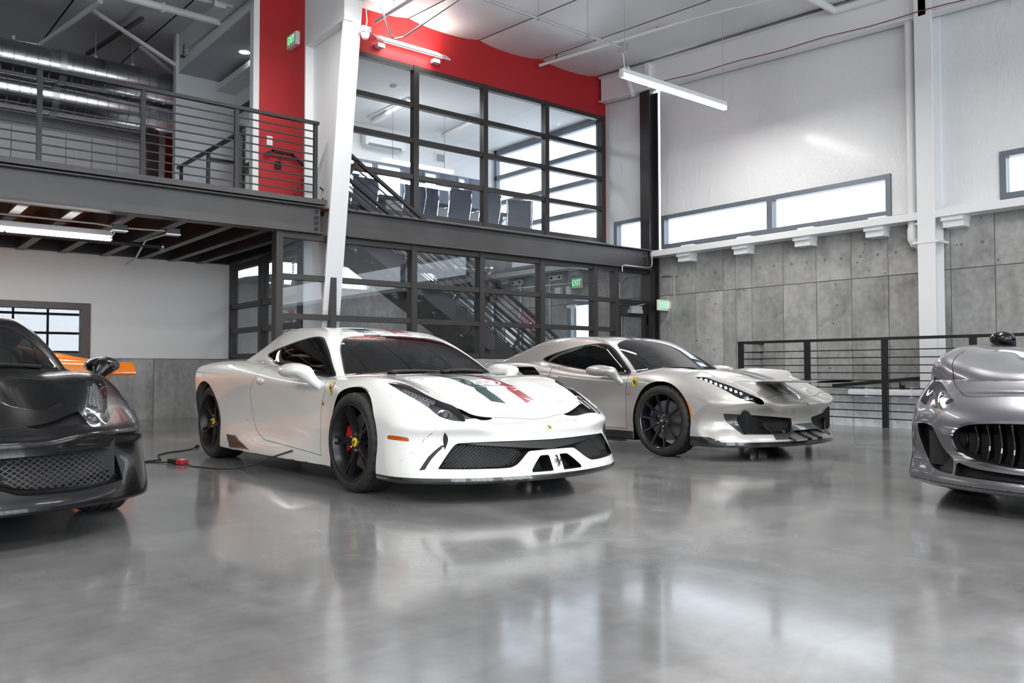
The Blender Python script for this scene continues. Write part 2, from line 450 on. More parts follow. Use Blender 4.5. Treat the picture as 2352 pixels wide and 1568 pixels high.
def white_extra(r, ax, y, z):
    # hollow channels either side of the hood spine, ending in a rounded front edge
    m = bump(ax, .365, .175)*sstep(y, -.605, -.50)*(1-sstep(y, -.42, .20))
    r = r+np.where((z > .4) & (z < .85), .060*m, 0)
    return r
WHITE = dict(extra=white_extra, kf=.075,
 Zt=[[.450,.446,.432,.41,.38,.34,.27,.15],
     [.492,.492,.498,.548,.478,.40,.32,.20],
     [.610,.605,.585,.632,.612,.555,.47,.32],
     [.705,.698,.672,.700,.714,.665,.57,.44],
     [.762,.756,.735,.756,.766,.735,.65,.54],
     [.781,.778,.765,.772,.778,.758,.70,.60],
     [.790,.788,.782,.775,.770,.757,.72,.64],
     [.79,.788,.782,.776,.772,.765,.74,.68],
     [.80,.80,.798,.795,.795,.79,.77,.71],
     [.84,.84,.84,.85,.86,.858,.83,.76],
     [.86,.86,.86,.875,.893,.895,.86,.79],
     [.86,.86,.86,.88,.902,.905,.875,.80],
     [.855,.855,.855,.875,.893,.895,.865,.79],
     [.85,.85,.85,.862,.872,.868,.83,.74],
     [.84,.84,.84,.845,.845,.83,.78,.68]],
 W=[[.90,.90,.90,.90,.88,.84,.78,.7],
    [.92,.925,.925,.91,.88,.85,.80,.7],
    [.925,.935,.93,.92,.905,.88,.84,.78],
    [.915,.92,.922,.93,.935,.925,.88,.82],
    [.875,.88,.885,.885,.88,.892,.87,.80],
    [.885,.895,.88,.868,.872,.900,.880,.82],
    [.915,.92,.885,.868,.876,.912,.895,.82],
    [.930,.930,.895,.880,.898,.930,.915,.84],
    [.93,.93,.920,.918,.930,.945,.925,.85],
    [.92,.92,.925,.932,.945,.950,.92,.85],
    [.90,.90,.905,.91,.92,.918,.88,.80],
    [.88,.88,.885,.89,.895,.88,.84,.75]],
 Fx=[-1.0,-.99,-.945,-.89,-.80,-.71,-.61,-.48,-.25],
 Fz=[-.085,-.08,-.055,-.02,.012,.012,-.012,.06,.22,.5],
 Zr=[.70,.786,.885,.998,1.094,1.143,1.179,1.198,1.200,1.182,1.09,.98,.90,.86],
 Gw=[[.74,.72,.69,.66,.63,.60],[.755,.735,.70,.66,.62,.59],[.768,.745,.705,.655,.60,.55],[.772,.750,.71,.66,.60,.545],
     [.775,.755,.715,.665,.60,.54],[.78,.76,.715,.655,.585,.53],[.76,.735,.68,.61,.54,.48],[.70,.66,.59,.52,.45,.4],[.6,.56,.5,.43,.36,.3],[.5,.45,.4,.33,.26,.2]],
)
def vary(base, **kw):
    v = dict(base); v.update(kw); return v
_d = np.zeros((15, 8))
for i, (cen, fen, out) in enumerate([(.05, .06, .04), (.052, .085, .05), (.048, .095, .06), (.03, .085, .06), (.03, .06, .05), (.035, .055, .03), (.025, .022, .0), (.015, .01, .0)]):
    _d[i] = [cen, cen, cen, (cen+fen)/2*.6+fen*.4, fen, (fen+out)/2, out, out]
SILVER = vary(WHITE, Zt=(np.array(WHITE['Zt'])+_d).tolist(), Fz=[-.03, -.03, -.005, .05, .075, .05, .0, -.045, .09, .4],
              Zr=[.72, .812, .91, 1.025, 1.125, 1.172, 1.195, 1.204, 1.202, 1.182, 1.09, .98, .90, .86])
_z = np.array(SILVER['Zt'])
for i, (a, b_, c_) in {1: (.552, .550, .550), 2: (.690, .680, .662), 3: (.776, .765, .740), 4: (.813, .806, .785), 5: (.820, .815, .800), 6: (.818, .815, .806)}.items(): _z[i][:3] = (a, b_, c_)
def silver_extra(r, ax, y, z):
    m = bump(ax, .40, .17)*sstep(y, -.72, -.62)*(1-sstep(y, -.50, .15))
    r = r+np.where((z > .45) & (z < .9), .035*m, 0)
    # hollow cheeks ahead of the front wheels
    k = bump(y, -.60, .16)*bump(z, .30, .13)*sstep(ax, .70, .80)
    return r+.018*k
SILVER = vary(SILVER, Zt=_z.tolist(), extra=silver_extra)
GT = dict(ys=1.05, kf=.09, kg=.05,
 Zt=[[.52,.52,.515,.505,.49,.44,.34,.2],
     [.612,.612,.606,.60,.59,.55,.45,.28],
     [.70,.698,.694,.70,.705,.68,.60,.42],
     [.772,.770,.768,.785,.798,.78,.70,.52],
     [.825,.823,.823,.845,.858,.845,.775,.60],
     [.862,.860,.860,.878,.888,.872,.81,.65],
     [.89,.89,.89,.897,.90,.885,.83,.68],
     [.91,.91,.91,.908,.905,.892,.85,.72],
     [.92,.92,.918,.915,.912,.90,.865,.74],
     [.93,.93,.928,.925,.922,.91,.875,.75],
     [.94,.94,.94,.94,.938,.925,.88,.76],
     [.95,.95,.95,.952,.952,.94,.89,.77],
     [.955,.955,.955,.958,.955,.94,.88,.76],
     [.95,.95,.95,.945,.935,.91,.84,.7],
     [.93,.93,.925,.915,.90,.87,.78,.62]],
 W=[[.86,.87,.87,.865,.85,.80,.74,.6],
    [.905,.91,.915,.905,.885,.86,.80,.7],
    [.915,.92,.925,.925,.92,.905,.87,.78],
    [.905,.91,.915,.925,.935,.93,.90,.82],
    [.87,.875,.88,.885,.895,.90,.88,.80],
    [.87,.875,.875,.88,.895,.90,.88,.80],
    [.88,.885,.885,.885,.895,.905,.89,.82],
    [.90,.90,.90,.90,.91,.92,.905,.84],
    [.91,.91,.915,.92,.93,.94,.92,.85],
    [.91,.915,.92,.93,.945,.95,.925,.86],
    [.88,.885,.89,.895,.90,.90,.87,.80],
    [.84,.85,.855,.86,.86,.85,.82,.74]],
 Fx=[-.97,-.962,-.925,-.87,-.78,-.69,-.60,-.47,-.25],
 Fz=[.0,-.045,-.03,.0,.005,.0,.0,.02,.09,.30],
 Zr=[.62,.70,.79,.915,1.03,1.11,1.205,1.285,1.322,1.33,1.285,1.17,1.03,.92],
 Gw=[[.80,.79,.76,.72,.68,.64],[.81,.80,.765,.72,.67,.62],[.83,.81,.77,.72,.66,.60],[.84,.82,.775,.72,.655,.59],
     [.845,.825,.78,.725,.66,.59],[.84,.82,.775,.72,.65,.58],[.83,.80,.75,.69,.62,.56],[.78,.75,.69,.62,.55,.5],[.70,.66,.6,.53,.46,.4],[.6,.55,.5,.43,.36,.3]],
)
_z = np.array(GT['Zt'])
for i, d in enumerate([.03, .05, .085, .09, .09, .09, .085, .08, .05, .03, .02, .01, 0, 0, 0]): _z[i] += np.array([d, d, d, d, d, d*1.3, d*1.5, d*1.6])
_w = np.array(GT['W']); _w[:6, 4:] += np.array([.01, .025, .04, .05]); _w[:4] += .012
_z[2][5:] += np.array([.03, .05, .05]); _z[1][4:] += np.array([.01, .03, .05, .05]); GT['Fx'] = [-.97, -.962, -.925, -.875, -.795, -.72, -.65, -.52, -.30]
GT['Zt'] = _z.tolist(); GT['W'] = _w.tolist(); GT['Zr'] = [.70, .78, .87, .97, 1.07, 1.14, 1.22, 1.29, 1.325, 1.33, 1.285, 1.17, 1.03, .92]
# ---------------------------------------------------------------- the building
KS = 1.03                     # survey scale of the building about the eye point; the slab stays at z = 0
def K(p):
    x, y, z = p
    return (x*KS, y*KS, z if z <= 0.001 else .83+(z-.83)*KS)
class RB(MB):
    def add(s, v, f): return MB.add(s, [K(p) for p in v], f)
def rbox(name, m, x0, x1, y0, y1, z0, z1, parent=None, bevel=0):
    return RB().box(x0, x1, y0, y1, z0, z1).build(name, m, parent, bevel=bevel)

M_white = mat('white_paint', (.80, .80, .79), .6, bump=(60, .05, .002))
M_dry = mat('drywall_paint', (.78, .775, .76), .7, bump=(80, .05, .002))
M_trimw = mat('white_steel_paint', (.80, .81, .82), .38)
M_red = mat('red_wall_paint', (.42, .012, .016), .55, bump=(70, .05, .002))
M_black = mat('black_steel', (.018, .017, .018), .42, spec=.5, noise=(3, .25, 5))
M_beam = mat('mill_scale_steel', (.045, .042, .043), .38, spec=.6, noise=(1.4, .3, 6), bump=(6, .05, .004))
M_frame = mat('bronze_frame', (.035, .031, .03), .42)
M_alu = mat('grey_alloy_frame', (.16, .18, .21), .4, .3)
M_rail = mat('black_rail_paint', (.012, .012, .014), .38)
M_galv = mat('galvanised_duct', (.62, .63, .64), .22, 1, noise=(2.2, .12, 3), bump=(2.2, .12, .02))
M_conduit = mat('galvanised_conduit', (.55, .56, .57), .38, .9)
M_pvc = mat('white_pvc', (.82, .83, .83), .35)
M_led = mat('led_diffuser', (1, 1, 1), .5, emit=(1, .97, .93), estr=12)
M_alloy = mat('brushed_alloy_housing', (.55, .56, .58), .4, .6)
M_conc = concrete_mat('board_marked_concrete', (.37, .37, .36))
M_conc2 = concrete_mat('kerb_concrete', (.40, .395, .385), .7, seed=4)
M_joint = mat('shadow_joint', (.09, .09, .09), .9)
M_glass = glass_mat('window_glass', (.97, .985, 1), .97)
M_wood = mat('mezzanine_plywood', (.24, .10, .04), .7, noise=(3, .4, 6))
M_exit = mat('exit_letters', (.10, .75, .25), .5, emit=(.15, .95, .35), estr=1.1)
M_plastic = mat('white_plastic', (.80, .80, .78), .4)
M_dark = mat('dark_void', (.012, .012, .013), .8)
M_fabric = mat('grey_fabric', (.12, .125, .13), .9, bump=(120, .3, .003))
M_chrome = mat('chrome', (.75, .76, .78), .08, 1)

def sheet_mat():
    """glossy white insulation facing: creases that catch the light"""
    m = mat('white_vapour_sheet', (.78, .79, .80), .34, coat=.25, coat_rough=.18); nt = m.node_tree; L = nt.links; b = nt.nodes['Principled BSDF']
    tc = nt.nodes.new('ShaderNodeTexCoord')
    def noise(sc, scale, det, rough=.5, dist=0):
        mp = nt.nodes.new('ShaderNodeMapping'); mp.inputs['Scale'].default_value = sc; L.new(tc.outputs['Object'], mp.inputs[0])
        n = nt.nodes.new('ShaderNodeTexNoise'); n.inputs['Scale'].default_value = scale; n.inputs['Detail'].default_value = det; n.inputs['Roughness'].default_value = rough
        n.inputs['Distortion'].default_value = dist; L.new(mp.outputs[0], n.inputs['Vector']); return n.outputs['Fac']
    a = noise((1, 1, .45), 3.0, 5, .6, .8); c = noise((1, 2.5, 1.2), 9, 4, .55, 1.2)
    ad = nt.nodes.new('ShaderNodeMath'); ad.operation = 'MULTIPLY_ADD'; ad.inputs[1].default_value = .4; L.new(c, ad.inputs[0]); L.new(a, ad.inputs[2])
    u = nt.nodes.new('ShaderNodeBump'); u.inputs['Strength'].default_value = .35; u.inputs['Distance'].default_value = .06
    L.new(ad.outputs[0], u.inputs['Height']); L.new(u.outputs['Normal'], b.inputs['Normal']); return m
M_sheet = sheet_mat()
M_ceil = mat('white_ceiling_facing', (.76, .77, .79), .42, coat=.15, coat_rough=.25, bump=(1.3, .25, .06))

def floor_mat():
    """ground and sealed concrete slab: cloudy grey, swirl marks, clear reflections"""
    m = mat('polished_concrete', (.2, .2, .2), .2); nt = m.node_tree; L = nt.links; b = nt.nodes['Principled BSDF']
    tc = nt.nodes.new('ShaderNodeTexCoord')
    def noise(scale, det, rough=.55, dist=0, sc=(1, 1, 1)):
        mp = nt.nodes.new('ShaderNodeMapping'); mp.inputs['Scale'].default_value = sc; L.new(tc.outputs['Object'], mp.inputs[0])
        n = nt.nodes.new('ShaderNodeTexNoise'); n.inputs['Scale'].default_value = scale; n.inputs['Detail'].default_value = det; n.inputs['Roughness'].default_value = rough
        n.inputs['Distortion'].default_value = dist; L.new(mp.outputs[0], n.inputs['Vector']); return n.outputs['Fac']
    n1 = noise(.55, 8, .62, .6); n2 = noise(5, 8, .7); n3 = noise(1.6, 6, .6, 1.5, (1, .35, 1))
    r1 = ramp(nt, [(.3, (.150, .150, .152)), (.5, (.205, .205, .207)), (.68, (.275, .275, .276))]); L.new(n1, r1.inputs[0])
    r2 = ramp(nt, [(.25, .82), (.75, 1.16)]); L.new(n2, r2.inputs[0])
    r4 = ramp(nt, [(.35, .90), (.65, 1.08)]); L.new(n3, r4.inputs[0])
    o = r1.outputs[0]
    for q in (r2, r4):
        x = nt.nodes.new('ShaderNodeMix'); x.data_type = 'RGBA'; x.blend_type = 'MULTIPLY'; x.inputs[0].default_value = 1
        L.new(o, x.inputs[6]); L.new(q.outputs[0], x.inputs[7]); o = x.outputs[2]
    # thin tyre-polish arcs
    wv = nt.nodes.new('ShaderNodeTexWave'); wv.wave_type = 'RINGS'; wv.inputs['Scale'].default_value = 1.2; wv.inputs['Distortion'].default_value = 7; wv.inputs['Detail'].default_value = 3; wv.inputs['Detail Scale'].default_value = .5
    L.new(tc.outputs['Object'], wv.inputs['Vector'])
    rw = ramp(nt, [(.0, .94), (.06, 1.0), (1, 1.0)]); L.new(wv.outputs['Fac'], rw.inputs[0])
    x = nt.nodes.new('ShaderNodeMix'); x.data_type = 'RGBA'; x.blend_type = 'MULTIPLY'; x.inputs[0].default_value = 1
    L.new(o, x.inputs[6]); L.new(rw.outputs[0], x.inputs[7]); o = x.outputs[2]
    L.new(o, b.inputs['Base Color'])
    rr = ramp(nt, [(.3, .105), (.7, .20)]); L.new(n3, rr.inputs[0]); L.new(rr.outputs[0], b.inputs['Roughness'])
    b.inputs['Specular IOR Level'].default_value = .62
    b.inputs['Coat Weight'].default_value = .22; b.inputs['Coat Roughness'].default_value = .07
    u = nt.nodes.new('ShaderNodeBump'); u.inputs['Strength'].default_value = .04; u.inputs['Distance'].default_value = .004
    L.new(n2, u.inputs['Height']); L.new(u.outputs['Normal'], b.inputs['Normal']); return m
M_floor = floor_mat()

# base survey numbers (before KS): right wall x = 11.55, front line of the offices y = 9.98, red wall y = 11.30, far walls y = 14 / 14.75
XB, YA, YR, YF = 11.55, 9.98, 11.30, 14.75
EDGE = 11.36                      # true x of the slab edge beside the ramp
fl = MB(); fl.box(-9, EDGE, -8, 10.3, -.2, 0); fl.box(-9, 12.4, 10.3, 19, -.2, 0)
struct(fl.build('floor', M_floor), 'polished grey concrete showroom floor')
struct(MB().box(EDGE, 12.4, -8, 10.3, -.75, -.6).build('floor', M_conc2), 'lower ramp floor behind the black guard rail')

# ceiling: strips of insulation facing sagging between straps
def ceil_z(y): return 6.48+.06*(y-11.3)
ce = thing('ceiling', 'white insulated ceiling sagging between straps', None); struct(ce)
w = 1.42; x = -8.6; k = 0
while x < 11.6:
    ys = [-8]+[-6.4+1.55*i for i in range(16)]+[18.2]; V = []; F = []
    for j, y in enumerate(ys):
        for sub in (0, .25, .5, .75):
            if j == len(ys)-1 and sub: break
            yy = y+(ys[min(j+1, len(ys)-1)]-y)*sub
            for i in range(7):
                t = i/6; sag = .055*(1-(2*t-1)**2)*(0.35+.65*math.sin(PI*sub)) + (.012 if 0 < i < 6 else 0)
                V.append((x+.012+(w-.024)*t, yy, ceil_z(yy)-sag))
    n = len(V)//7
    F = [(j*7+i, (j+1)*7+i, (j+1)*7+i+1, j*7+i+1) for j in range(n-1) for i in range(6)]
    RB().add(V, F).build('ceiling_panel', M_ceil, ce, smooth=True); x += w; k += 1
RB().add([(-9, -8.2, ceil_z(-8.2)+.06), (12, -8.2, ceil_z(-8.2)+.06), (12, 18.4, ceil_z(18.4)+.06), (-9, 18.4, ceil_z(18.4)+.06),
          (-9, -8.2, ceil_z(-8.2)+.2), (12, -8.2, ceil_z(-8.2)+.2), (12, 18.4, ceil_z(18.4)+.2), (-9, 18.4, ceil_z(18.4)+.2)],
         [(0, 1, 2, 3), (7, 6, 5, 4), (0, 4, 5, 1), (1, 5, 6, 2), (2, 6, 7, 3), (3, 7, 4, 0)]).build('roof_deck', M_joint, ce)

# ---------------- right wall: concrete below, sheeted insulation above, clerestory windows
DY0, DY1 = 11.55, 12.42          # glazed exit door in the lobby part of the right wall
wr = struct(RB().box(XB+.012, XB+.25, -8, DY0, -.9, 2.97).box(XB+.012, XB+.25, DY1, 18.2, -.9, 2.97).box(XB+.012, XB+.25, DY0, DY1, 2.22, 2.97).build('wall_right', M_joint), 'board-marked concrete wall behind the guard rail')
js = [14.75, 13.6, 12.42, 11.55, 10.6, 9.72, 9.145, 8.573, 8.32, 8.006, 7.425, 6.854, 6.289, 5.735, 5.25, 4.882, 4.333, 3.7, 3.0, 2.3, 1.5, .4, -.8]
rnd = random.Random(3)
for b_, a in zip(js[:-1], js[1:]):
    jz = 2.14 if a > 5.2 else 2.15
    for z0, z1 in ((-.9, jz), (jz, 2.965)):
        if a == DY0: z0, z1 = (2.22, 2.965) if z0 < 0 else (0, 0)
        if z1 <= z0: continue
        d = rnd.uniform(0, .006)
        o = RB().box(XB-d, XB+.05, a+.004, b_-.004, z0+.004, z1-.004).build('concrete_panel', M_conc, wr, bevel=.003)
        if 2.3 < z1 and a > 4: # cone holes left by the formwork ties
            for yy in ((a+b_)/2-.13, (a+b_)/2+.13):
                if b_-a > .4: RB().lathe([(.012, 0), (.02, .0015)], 10, Matrix.Translation((XB-d-.002, yy, z0+.32)) @ Matrix.Rotation(-PI/2, 4, 'Y')).add([], []).build('tie_hole', M_joint, o)
# sheet above the concrete with openings for the clerestory windows
sh = struct(MB().build('wall_right_upper', None), 'white plastic faced insulation on the upper right wall')
def sheet(y0, y1, z0, z1, name='insulation_sheet'):
    return RB().box(XB-.03, XB+.04, y0, y1, z0, z1).build(name, M_sheet, sh)
bpy.data.objects.remove(sh); sh = thing('wall_right_upper', 'white plastic faced insulation on the upper right wall', None); struct(sh)
top = 6.5
for y0, y1, z0, z1 in ((10.05, 11.05, 3.64, top), (11.05, 11.3, 2.95, top), (5.655, 9.9, 3.585, 6.3), (5.06, 5.655, 2.985, 6.2), (4.25, 5.06, 2.95, 6.2), (-8, 4.25, 3.56, 6.2)):
    sheet(y0, y1, z0, z1)
def clerestory(n, y0, y1, z0, z1, mull, label):
    w_ = thing('window_%d' % n, label, None); struct(w_)
    t = .075; xo = XB-.02
    for a in (z0, z1-t): RB().box(xo-.03, xo+.1, y0, y1, a, a+t).build('window_frame', M_alu, w_)
    for a in (y0, y1-t): RB().box(xo-.03, xo+.1, a, a+t, z0+t, z1-t).build('window_frame', M_alu, w_)
    for m_ in mull: RB().box(xo-.03, xo+.1, m_-.05, m_+.05, z0+t, z1-t).build('mullion', M_alu, w_)
    e = [y0+t]+sum([[m_-.05, m_+.05] for m_ in mull], [])+[y1-t]
    for a, b_ in zip(e[::2], e[1::2]): RB().box(xo+.04, xo+.052, a, b_, z0+t, z1-t).build('pane', M_glass, w_)
    return w_
clerestory(1, 5.66, 9.88, 2.985, 3.585, [7.63], 'long clerestory window with two panes above the concrete wall')
clerestory(2, 1.2, 4.24, 2.985, 3.60, [], 'clerestory window at the far right bay')
clerestory(3, 10.12, 11.05, 2.96, 3.64, [], 'small corner window beside the red wall')
for nm, y0, y1, yl in (('a', 5.13, 10.06, [9.24, 8.075, 6.96, 5.83]), ('b', -8, 5.03, [4.76, 3.6, 2.4, 1.2])):
    bm_ = RB().box(XB-.28, XB-.01, y0, y1, 2.83, 2.935).build('white_channel', M_trimw, None, bevel=.004)
    tag(bm_, 'white steel channel running under the long clerestory window' if nm == 'a' else 'white steel channel in the bay right of the white column', 'beam')
    for yb in yl:
        RB().box(XB-.24, XB-.008, yb-.14, yb+.14, 2.775, 2.835).box(XB-.2, XB-.008, yb-.13, yb+.13, 2.69, 2.78).build('bracket', M_trimw, bm_)
        RB().box(XB-.12, XB-.01, yb-.13, yb+.13, 2.93, 2.985).build('bracket', M_trimw, bm_)

def wide_flange(name, label, m, x0, x1, y0, y1, z0, z1, axis='y', t=.03, cat='column', web=.02):
    """I section; flanges face +-axis"""
    s = RB()
    if axis == 'y':
        s.box(x0, x1, y0, y0+t, z0, z1); s.box(x0, x1, y1-t, y1, z0, z1); s.box((x0+x1)/2-web/2, (x0+x1)/2+web/2, y0+t, y1-t, z0, z1)
    else:
        s.box(x0, x0+t, y0, y1, z0, z1); s.box(x1-t, x1, y0, y1, z0, z1); s.box(x0+t, x1-t, (y0+y1)/2-web/2, (y0+y1)/2+web/2, z0, z1)
    return tag(s.build(name, m, None, bevel=.004), label, cat)
wide_flange('steel_column', 'black steel column in the corner beside the sheeted wall', M_black, XB-.30, XB-.04, 9.93, 10.15, 0.0, 5.86, 'x')
cb = wide_flange('steel_column', 'white steel column standing against the concrete wall behind the guard rail', M_trimw, XB-.30, XB-.03, 4.95, 5.18, -.6, 6.1, 'x')
RB().box(XB-.31, XB-.0, 4.90, 5.24, 2.50, 2.53).build('stiffener_plate', M_trimw, cb)
# roof rafter along the right wall, its red alarm cable
rf = RB()
for a, b_ in ((-8, 11.22),):
    za, zb = ceil_z(a), ceil_z(b_); h = .50
    v = []
    for y, z in ((a, za), (b_, zb)):
        v += [(XB-.21, y, z-h), (XB-.19, y, z-h), (XB-.19, y, z-.05), (XB-.21, y, z-.05)]
    rf.add(v, [(0, 1, 2, 3), (7, 6, 5, 4), (0, 4, 5, 1), (1, 5, 6, 2), (2, 6, 7, 3), (3, 7, 4, 0)])
    for dz, hw in ((-h-.015, .085), (-.06, .085)):
        v = []
        for y, z in ((a, za), (b_, zb)): v += [(XB-.2-hw, y, z+dz), (XB-.2+hw, y, z+dz), (XB-.2+hw, y, z+dz+.018), (XB-.2-hw, y, z+dz+.018)]
        rf.add(v, [(0, 1, 2, 3), (7, 6, 5, 4), (0, 4, 5, 1), (1, 5, 6, 2), (2, 6, 7, 3), (3, 7, 4, 0)])
rfo = tag(rf.build('roof_rafter', M_trimw), 'white steel rafter sloping along the top of the right wall', 'beam')
for y in (9.98, 5.07):
    RB().box(XB-.30, XB-.10, y-.05, y+.05, ceil_z(y)-.52, ceil_z(y)-.04).build('stiffener_plate', M_trimw, rfo)
cab = RB().tube([(XB-.31, y, ceil_z(y)-.47+.012*math.sin(y*4.1)) for y in [10.0-.35*i for i in range(30)]], .007, 6).build('alarm_cable', mat('red_cable', (.22, .04, .04), .5))
tag(cab, 'thin red alarm cable strung along the white rafter', 'cable')
kb = RB().bar((XB-.42, 10.35, 6.22), (XB-.24, 10.35, 5.86), .05).box(XB-.46, XB-.38, 10.3, 10.4, 6.2, 6.36).build('flange_brace', M_trimw); tag(kb, 'white angle brace above the black corner column', 'brace')
# rain pipe with offset
dp = thing('downpipe', 'white plastic downpipe with offset elbow beside the white wall column', 'pipe')
R0 = .058
RB().tube([(XB-.16, 5.31, 6.1), (XB-.16, 5.31, 2.72), (XB-.16, 5.31, 2.62)], R0, 14).build('upper_pipe', M_pvc, dp, smooth=True)
RB().tube([(XB-.16, 5.31, 2.74), (XB-.16, 5.31, 2.60), (XB-.14, 5.29, 2.54), (XB-.10, 5.25, 2.52), (XB-.07, 5.21, 2.49), (XB-.06, 5.2, 2.42), (XB-.06, 5.2, 2.36)], R0*1.15, 14).build('elbow', M_pvc, dp, smooth=True)
RB().tube([(XB-.06, 5.2, 2.4), (XB-.06, 5.2, -.5)], R0, 14).build('lower_pipe', M_pvc, dp, smooth=True)
RB().box(XB-.24, XB-.05, 5.14, 5.24, 2.86, 2.89).box(XB-.24, XB-.05, 5.14, 5.24, 2.77, 2.80).build('pipe_clamp', M_pvc, dp)
tp = RB().tube([(XB-.25, 4.98, 6.02), (XB-.25, 6.35, 6.1), (XB-1.2, 6.35, 6.12)], .06, 12).build('roof_drain_pipe', M_pvc, None, smooth=True)
tag(tp, 'white roof drain pipe turning down above the wall column', 'pipe')
hp = thing('wall_pipe', 'short white horizontal pipe on the concrete wall behind the guard rail', 'pipe')
RB().tube([(XB-.06, 6.28, .485), (XB-.10, 6.27, .485), (XB-.12, 6.22, .485), (XB-.12, 4.2, .50)], .042, 12).build('pipe_run', M_pvc, hp, smooth=True)
for y in (6.0, 5.36): RB().box(XB-.17, XB-.004, y-.02, y+.02, .42, .565).build('pipe_clip', M_pvc, hp)

# ---------------- guard rail beside the ramp (true coordinates)
gr = thing('guard_rail', 'black horizontal-bar guard rail along the slab edge in front of the concrete wall', 'railing')
gx = EDGE-.06
for y in (8.05, 6.87, 5.68, 4.52, 3.35, 2.2): MB().box(gx-.025, gx+.025, y-.04, y+.04, 0 if y < 8 else 0, 1.235).build('post', M_rail, gr)
MB().box(gx-.03, gx+.03, 1.5, 8.09, 1.22, 1.26).build('top_rail', M_rail, gr)
for k in range(10): MB().box(gx-.010, gx+.010, 1.5, 8.05, .115+.107*k, .130+.107*k).build('bar', M_rail, gr)
for y0, x1 in ((8.05, EDGE+.62),):
    MB().box(gx, x1, y0-.03, y0+.03, 1.22, 1.26).build('top_rail', M_rail, gr)
    MB().box(x1-.04, x1+.03, y0-.04, y0+.04, -.6, 1.26).build('post', M_rail, gr)
    for k in range(10): MB().box(gx, x1, y0-.01, y0+.01, .115+.107*k, .130+.107*k).build('bar', M_rail, gr)
hr = thing('ramp_handrail', 'black sloping handrail fixed to the concrete wall behind the guard rail', 'handrail')
xw = XB*KS
MB().bar((xw-.09, 6.75, .56), (xw-.09, 4.3, .79), .05, .05).build('rail', M_rail, hr)
for t in (.42, .95): 
    y = 6.75+(4.3-6.75)*t; z = .56+.23*t
    MB().tube([(xw-.005, y, z-.12), (xw-.07, y, z-.12), (xw-.09, y, z-.03)], .012, 6).box(xw-.03, xw-.0, y-.03, y+.03, z-.16, z-.08).build('bracket', M_rail, hr)

# ---------------- glazed screens
def screen(n, label, axis, pos, us, zs, fw=.09, dep=.13, m=M_frame, skip=(), pm=M_glass):
    """grid of mullions and panes in the plane axis = pos; us and zs are frame centre lines"""
    w_ = thing('window_%d' % n, label, None); struct(w_)
    def b(u0, u1, z0, z1, d0, d1):
        return RB().box(u0, u1, pos+d0, pos+d1, z0, z1) if axis == 'y' else RB().box(pos+d0, pos+d1, u0, u1, z0, z1)
    h = fw/2
    for k, u in enumerate(us): b(u-h, u+h, zs[0]-h, zs[-1]+h, -dep/2, dep/2).build('mullion', m, w_)
    for i, z in enumerate(zs):
        for a, c in zip(us[:-1], us[1:]):
            if ('t', us.index(a), i) in skip: continue
            b(a+h, c-h, z-h*.82, z+h*.82, -dep/2+.012, dep/2-.012).build('transom', m, w_)
    for i in range(len(us)-1):
        for j in range(len(zs)-1):
            if (i, j) in skip: continue
            b(us[i]+h, us[i+1]-h, zs[j]+h*.8, zs[j+1]-h*.8, -.006, .006).build('pane', pm, w_)
    return w_
screen(4, 'black framed storefront glazing under the steel beam', 'y', YA+.05, [4.3, 5.05, 6.31, 7.515, 8.727, 9.922, 10.437], [1.02, 1.505, 2.012, 2.545], .088, .14)
screen(5, 'large dark framed window of the upper meeting room in the red wall', 'y', YR+.02, [5.75, 7.164, 8.572, 9.985, 11.44], [3.30, 3.92, 4.51, 5.085, 5.69], .095, .12)
screen(6, 'black framed side window between the parking recess and the stair lobby', 'x', 5.2, [11.22, 12.66, 13.97], [1.06, 1.50, 1.90, 2.52] if False else [1.04, 1.47, 1.88, 2.545], .10, .14)
# lintel over the side window, post at its near end
tag(rbox('steel_beam', M_black, 5.06, 5.34, 10.7, 14.0, 2.60, 2.96, bevel=.006), 'black steel beam over the recess side window', 'beam')
tag(rbox('steel_post', M_frame, 5.09, 5.31, 11.04, 11.17, 0, 2.60, bevel=.004), 'dark bronze post at the near end of the recess side window', 'post')
struct(rbox('wall_kerb', M_conc2, 5.35, 11.5, YA-.06, YA+.16, 0, .975), 'concrete kerb wall under the storefront glazing')
struct(rbox('wall_kerb', M_conc2, 5.09, 5.31, 11.1, 14.0, 0, .99), 'concrete kerb wall under the recess side window')
# door in the storefront
d = thing('door_1', 'black framed glazed door at the right end of the storefront', None); struct(d)
rbox('transom', M_black, 10.48, 11.40, YA, YA+.11, 1.965, 2.04, d); rbox('transom', M_black, 10.44, 11.40, YA, YA+.11, 2.52, 2.585, d)
rbox('jamb', M_black, 11.32, 11.42, YA-.02, YA+.13, 0, 2.585, d)
rbox('pane', M_glass, 10.48, 11.32, YA+.05, YA+.062, 2.04, 2.52, d)
for a, b_, z0, z1 in ((10.50, 10.58, 0, 1.95), (11.17, 11.25, 0, 1.95), (10.58, 11.17, 1.74, 1.95), (10.58, 11.17, 0, .25)):
    rbox('door_stile', M_black, a, b_, YA+.03, YA+.085, z0, z1, d)
rbox('pane', M_glass, 10.58, 11.17, YA+.052, YA+.062, .25, 1.74, d)
RB().box(10.75, 11.05, YA-.06, YA+.03, 1.80, 1.86).box(10.80, 11.05, YA-.04, YA+.03, 1.86, 1.93).bar((10.9, YA-.04, 1.93), (11.15, YA+.0, 1.98), .03, .015).build('door_closer', M_alloy, d)
for z in (1.7, .4): rbox('hinge', M_alloy, 11.25, 11.31, YA+.0, YA+.03, z-.09, z+.09, d)
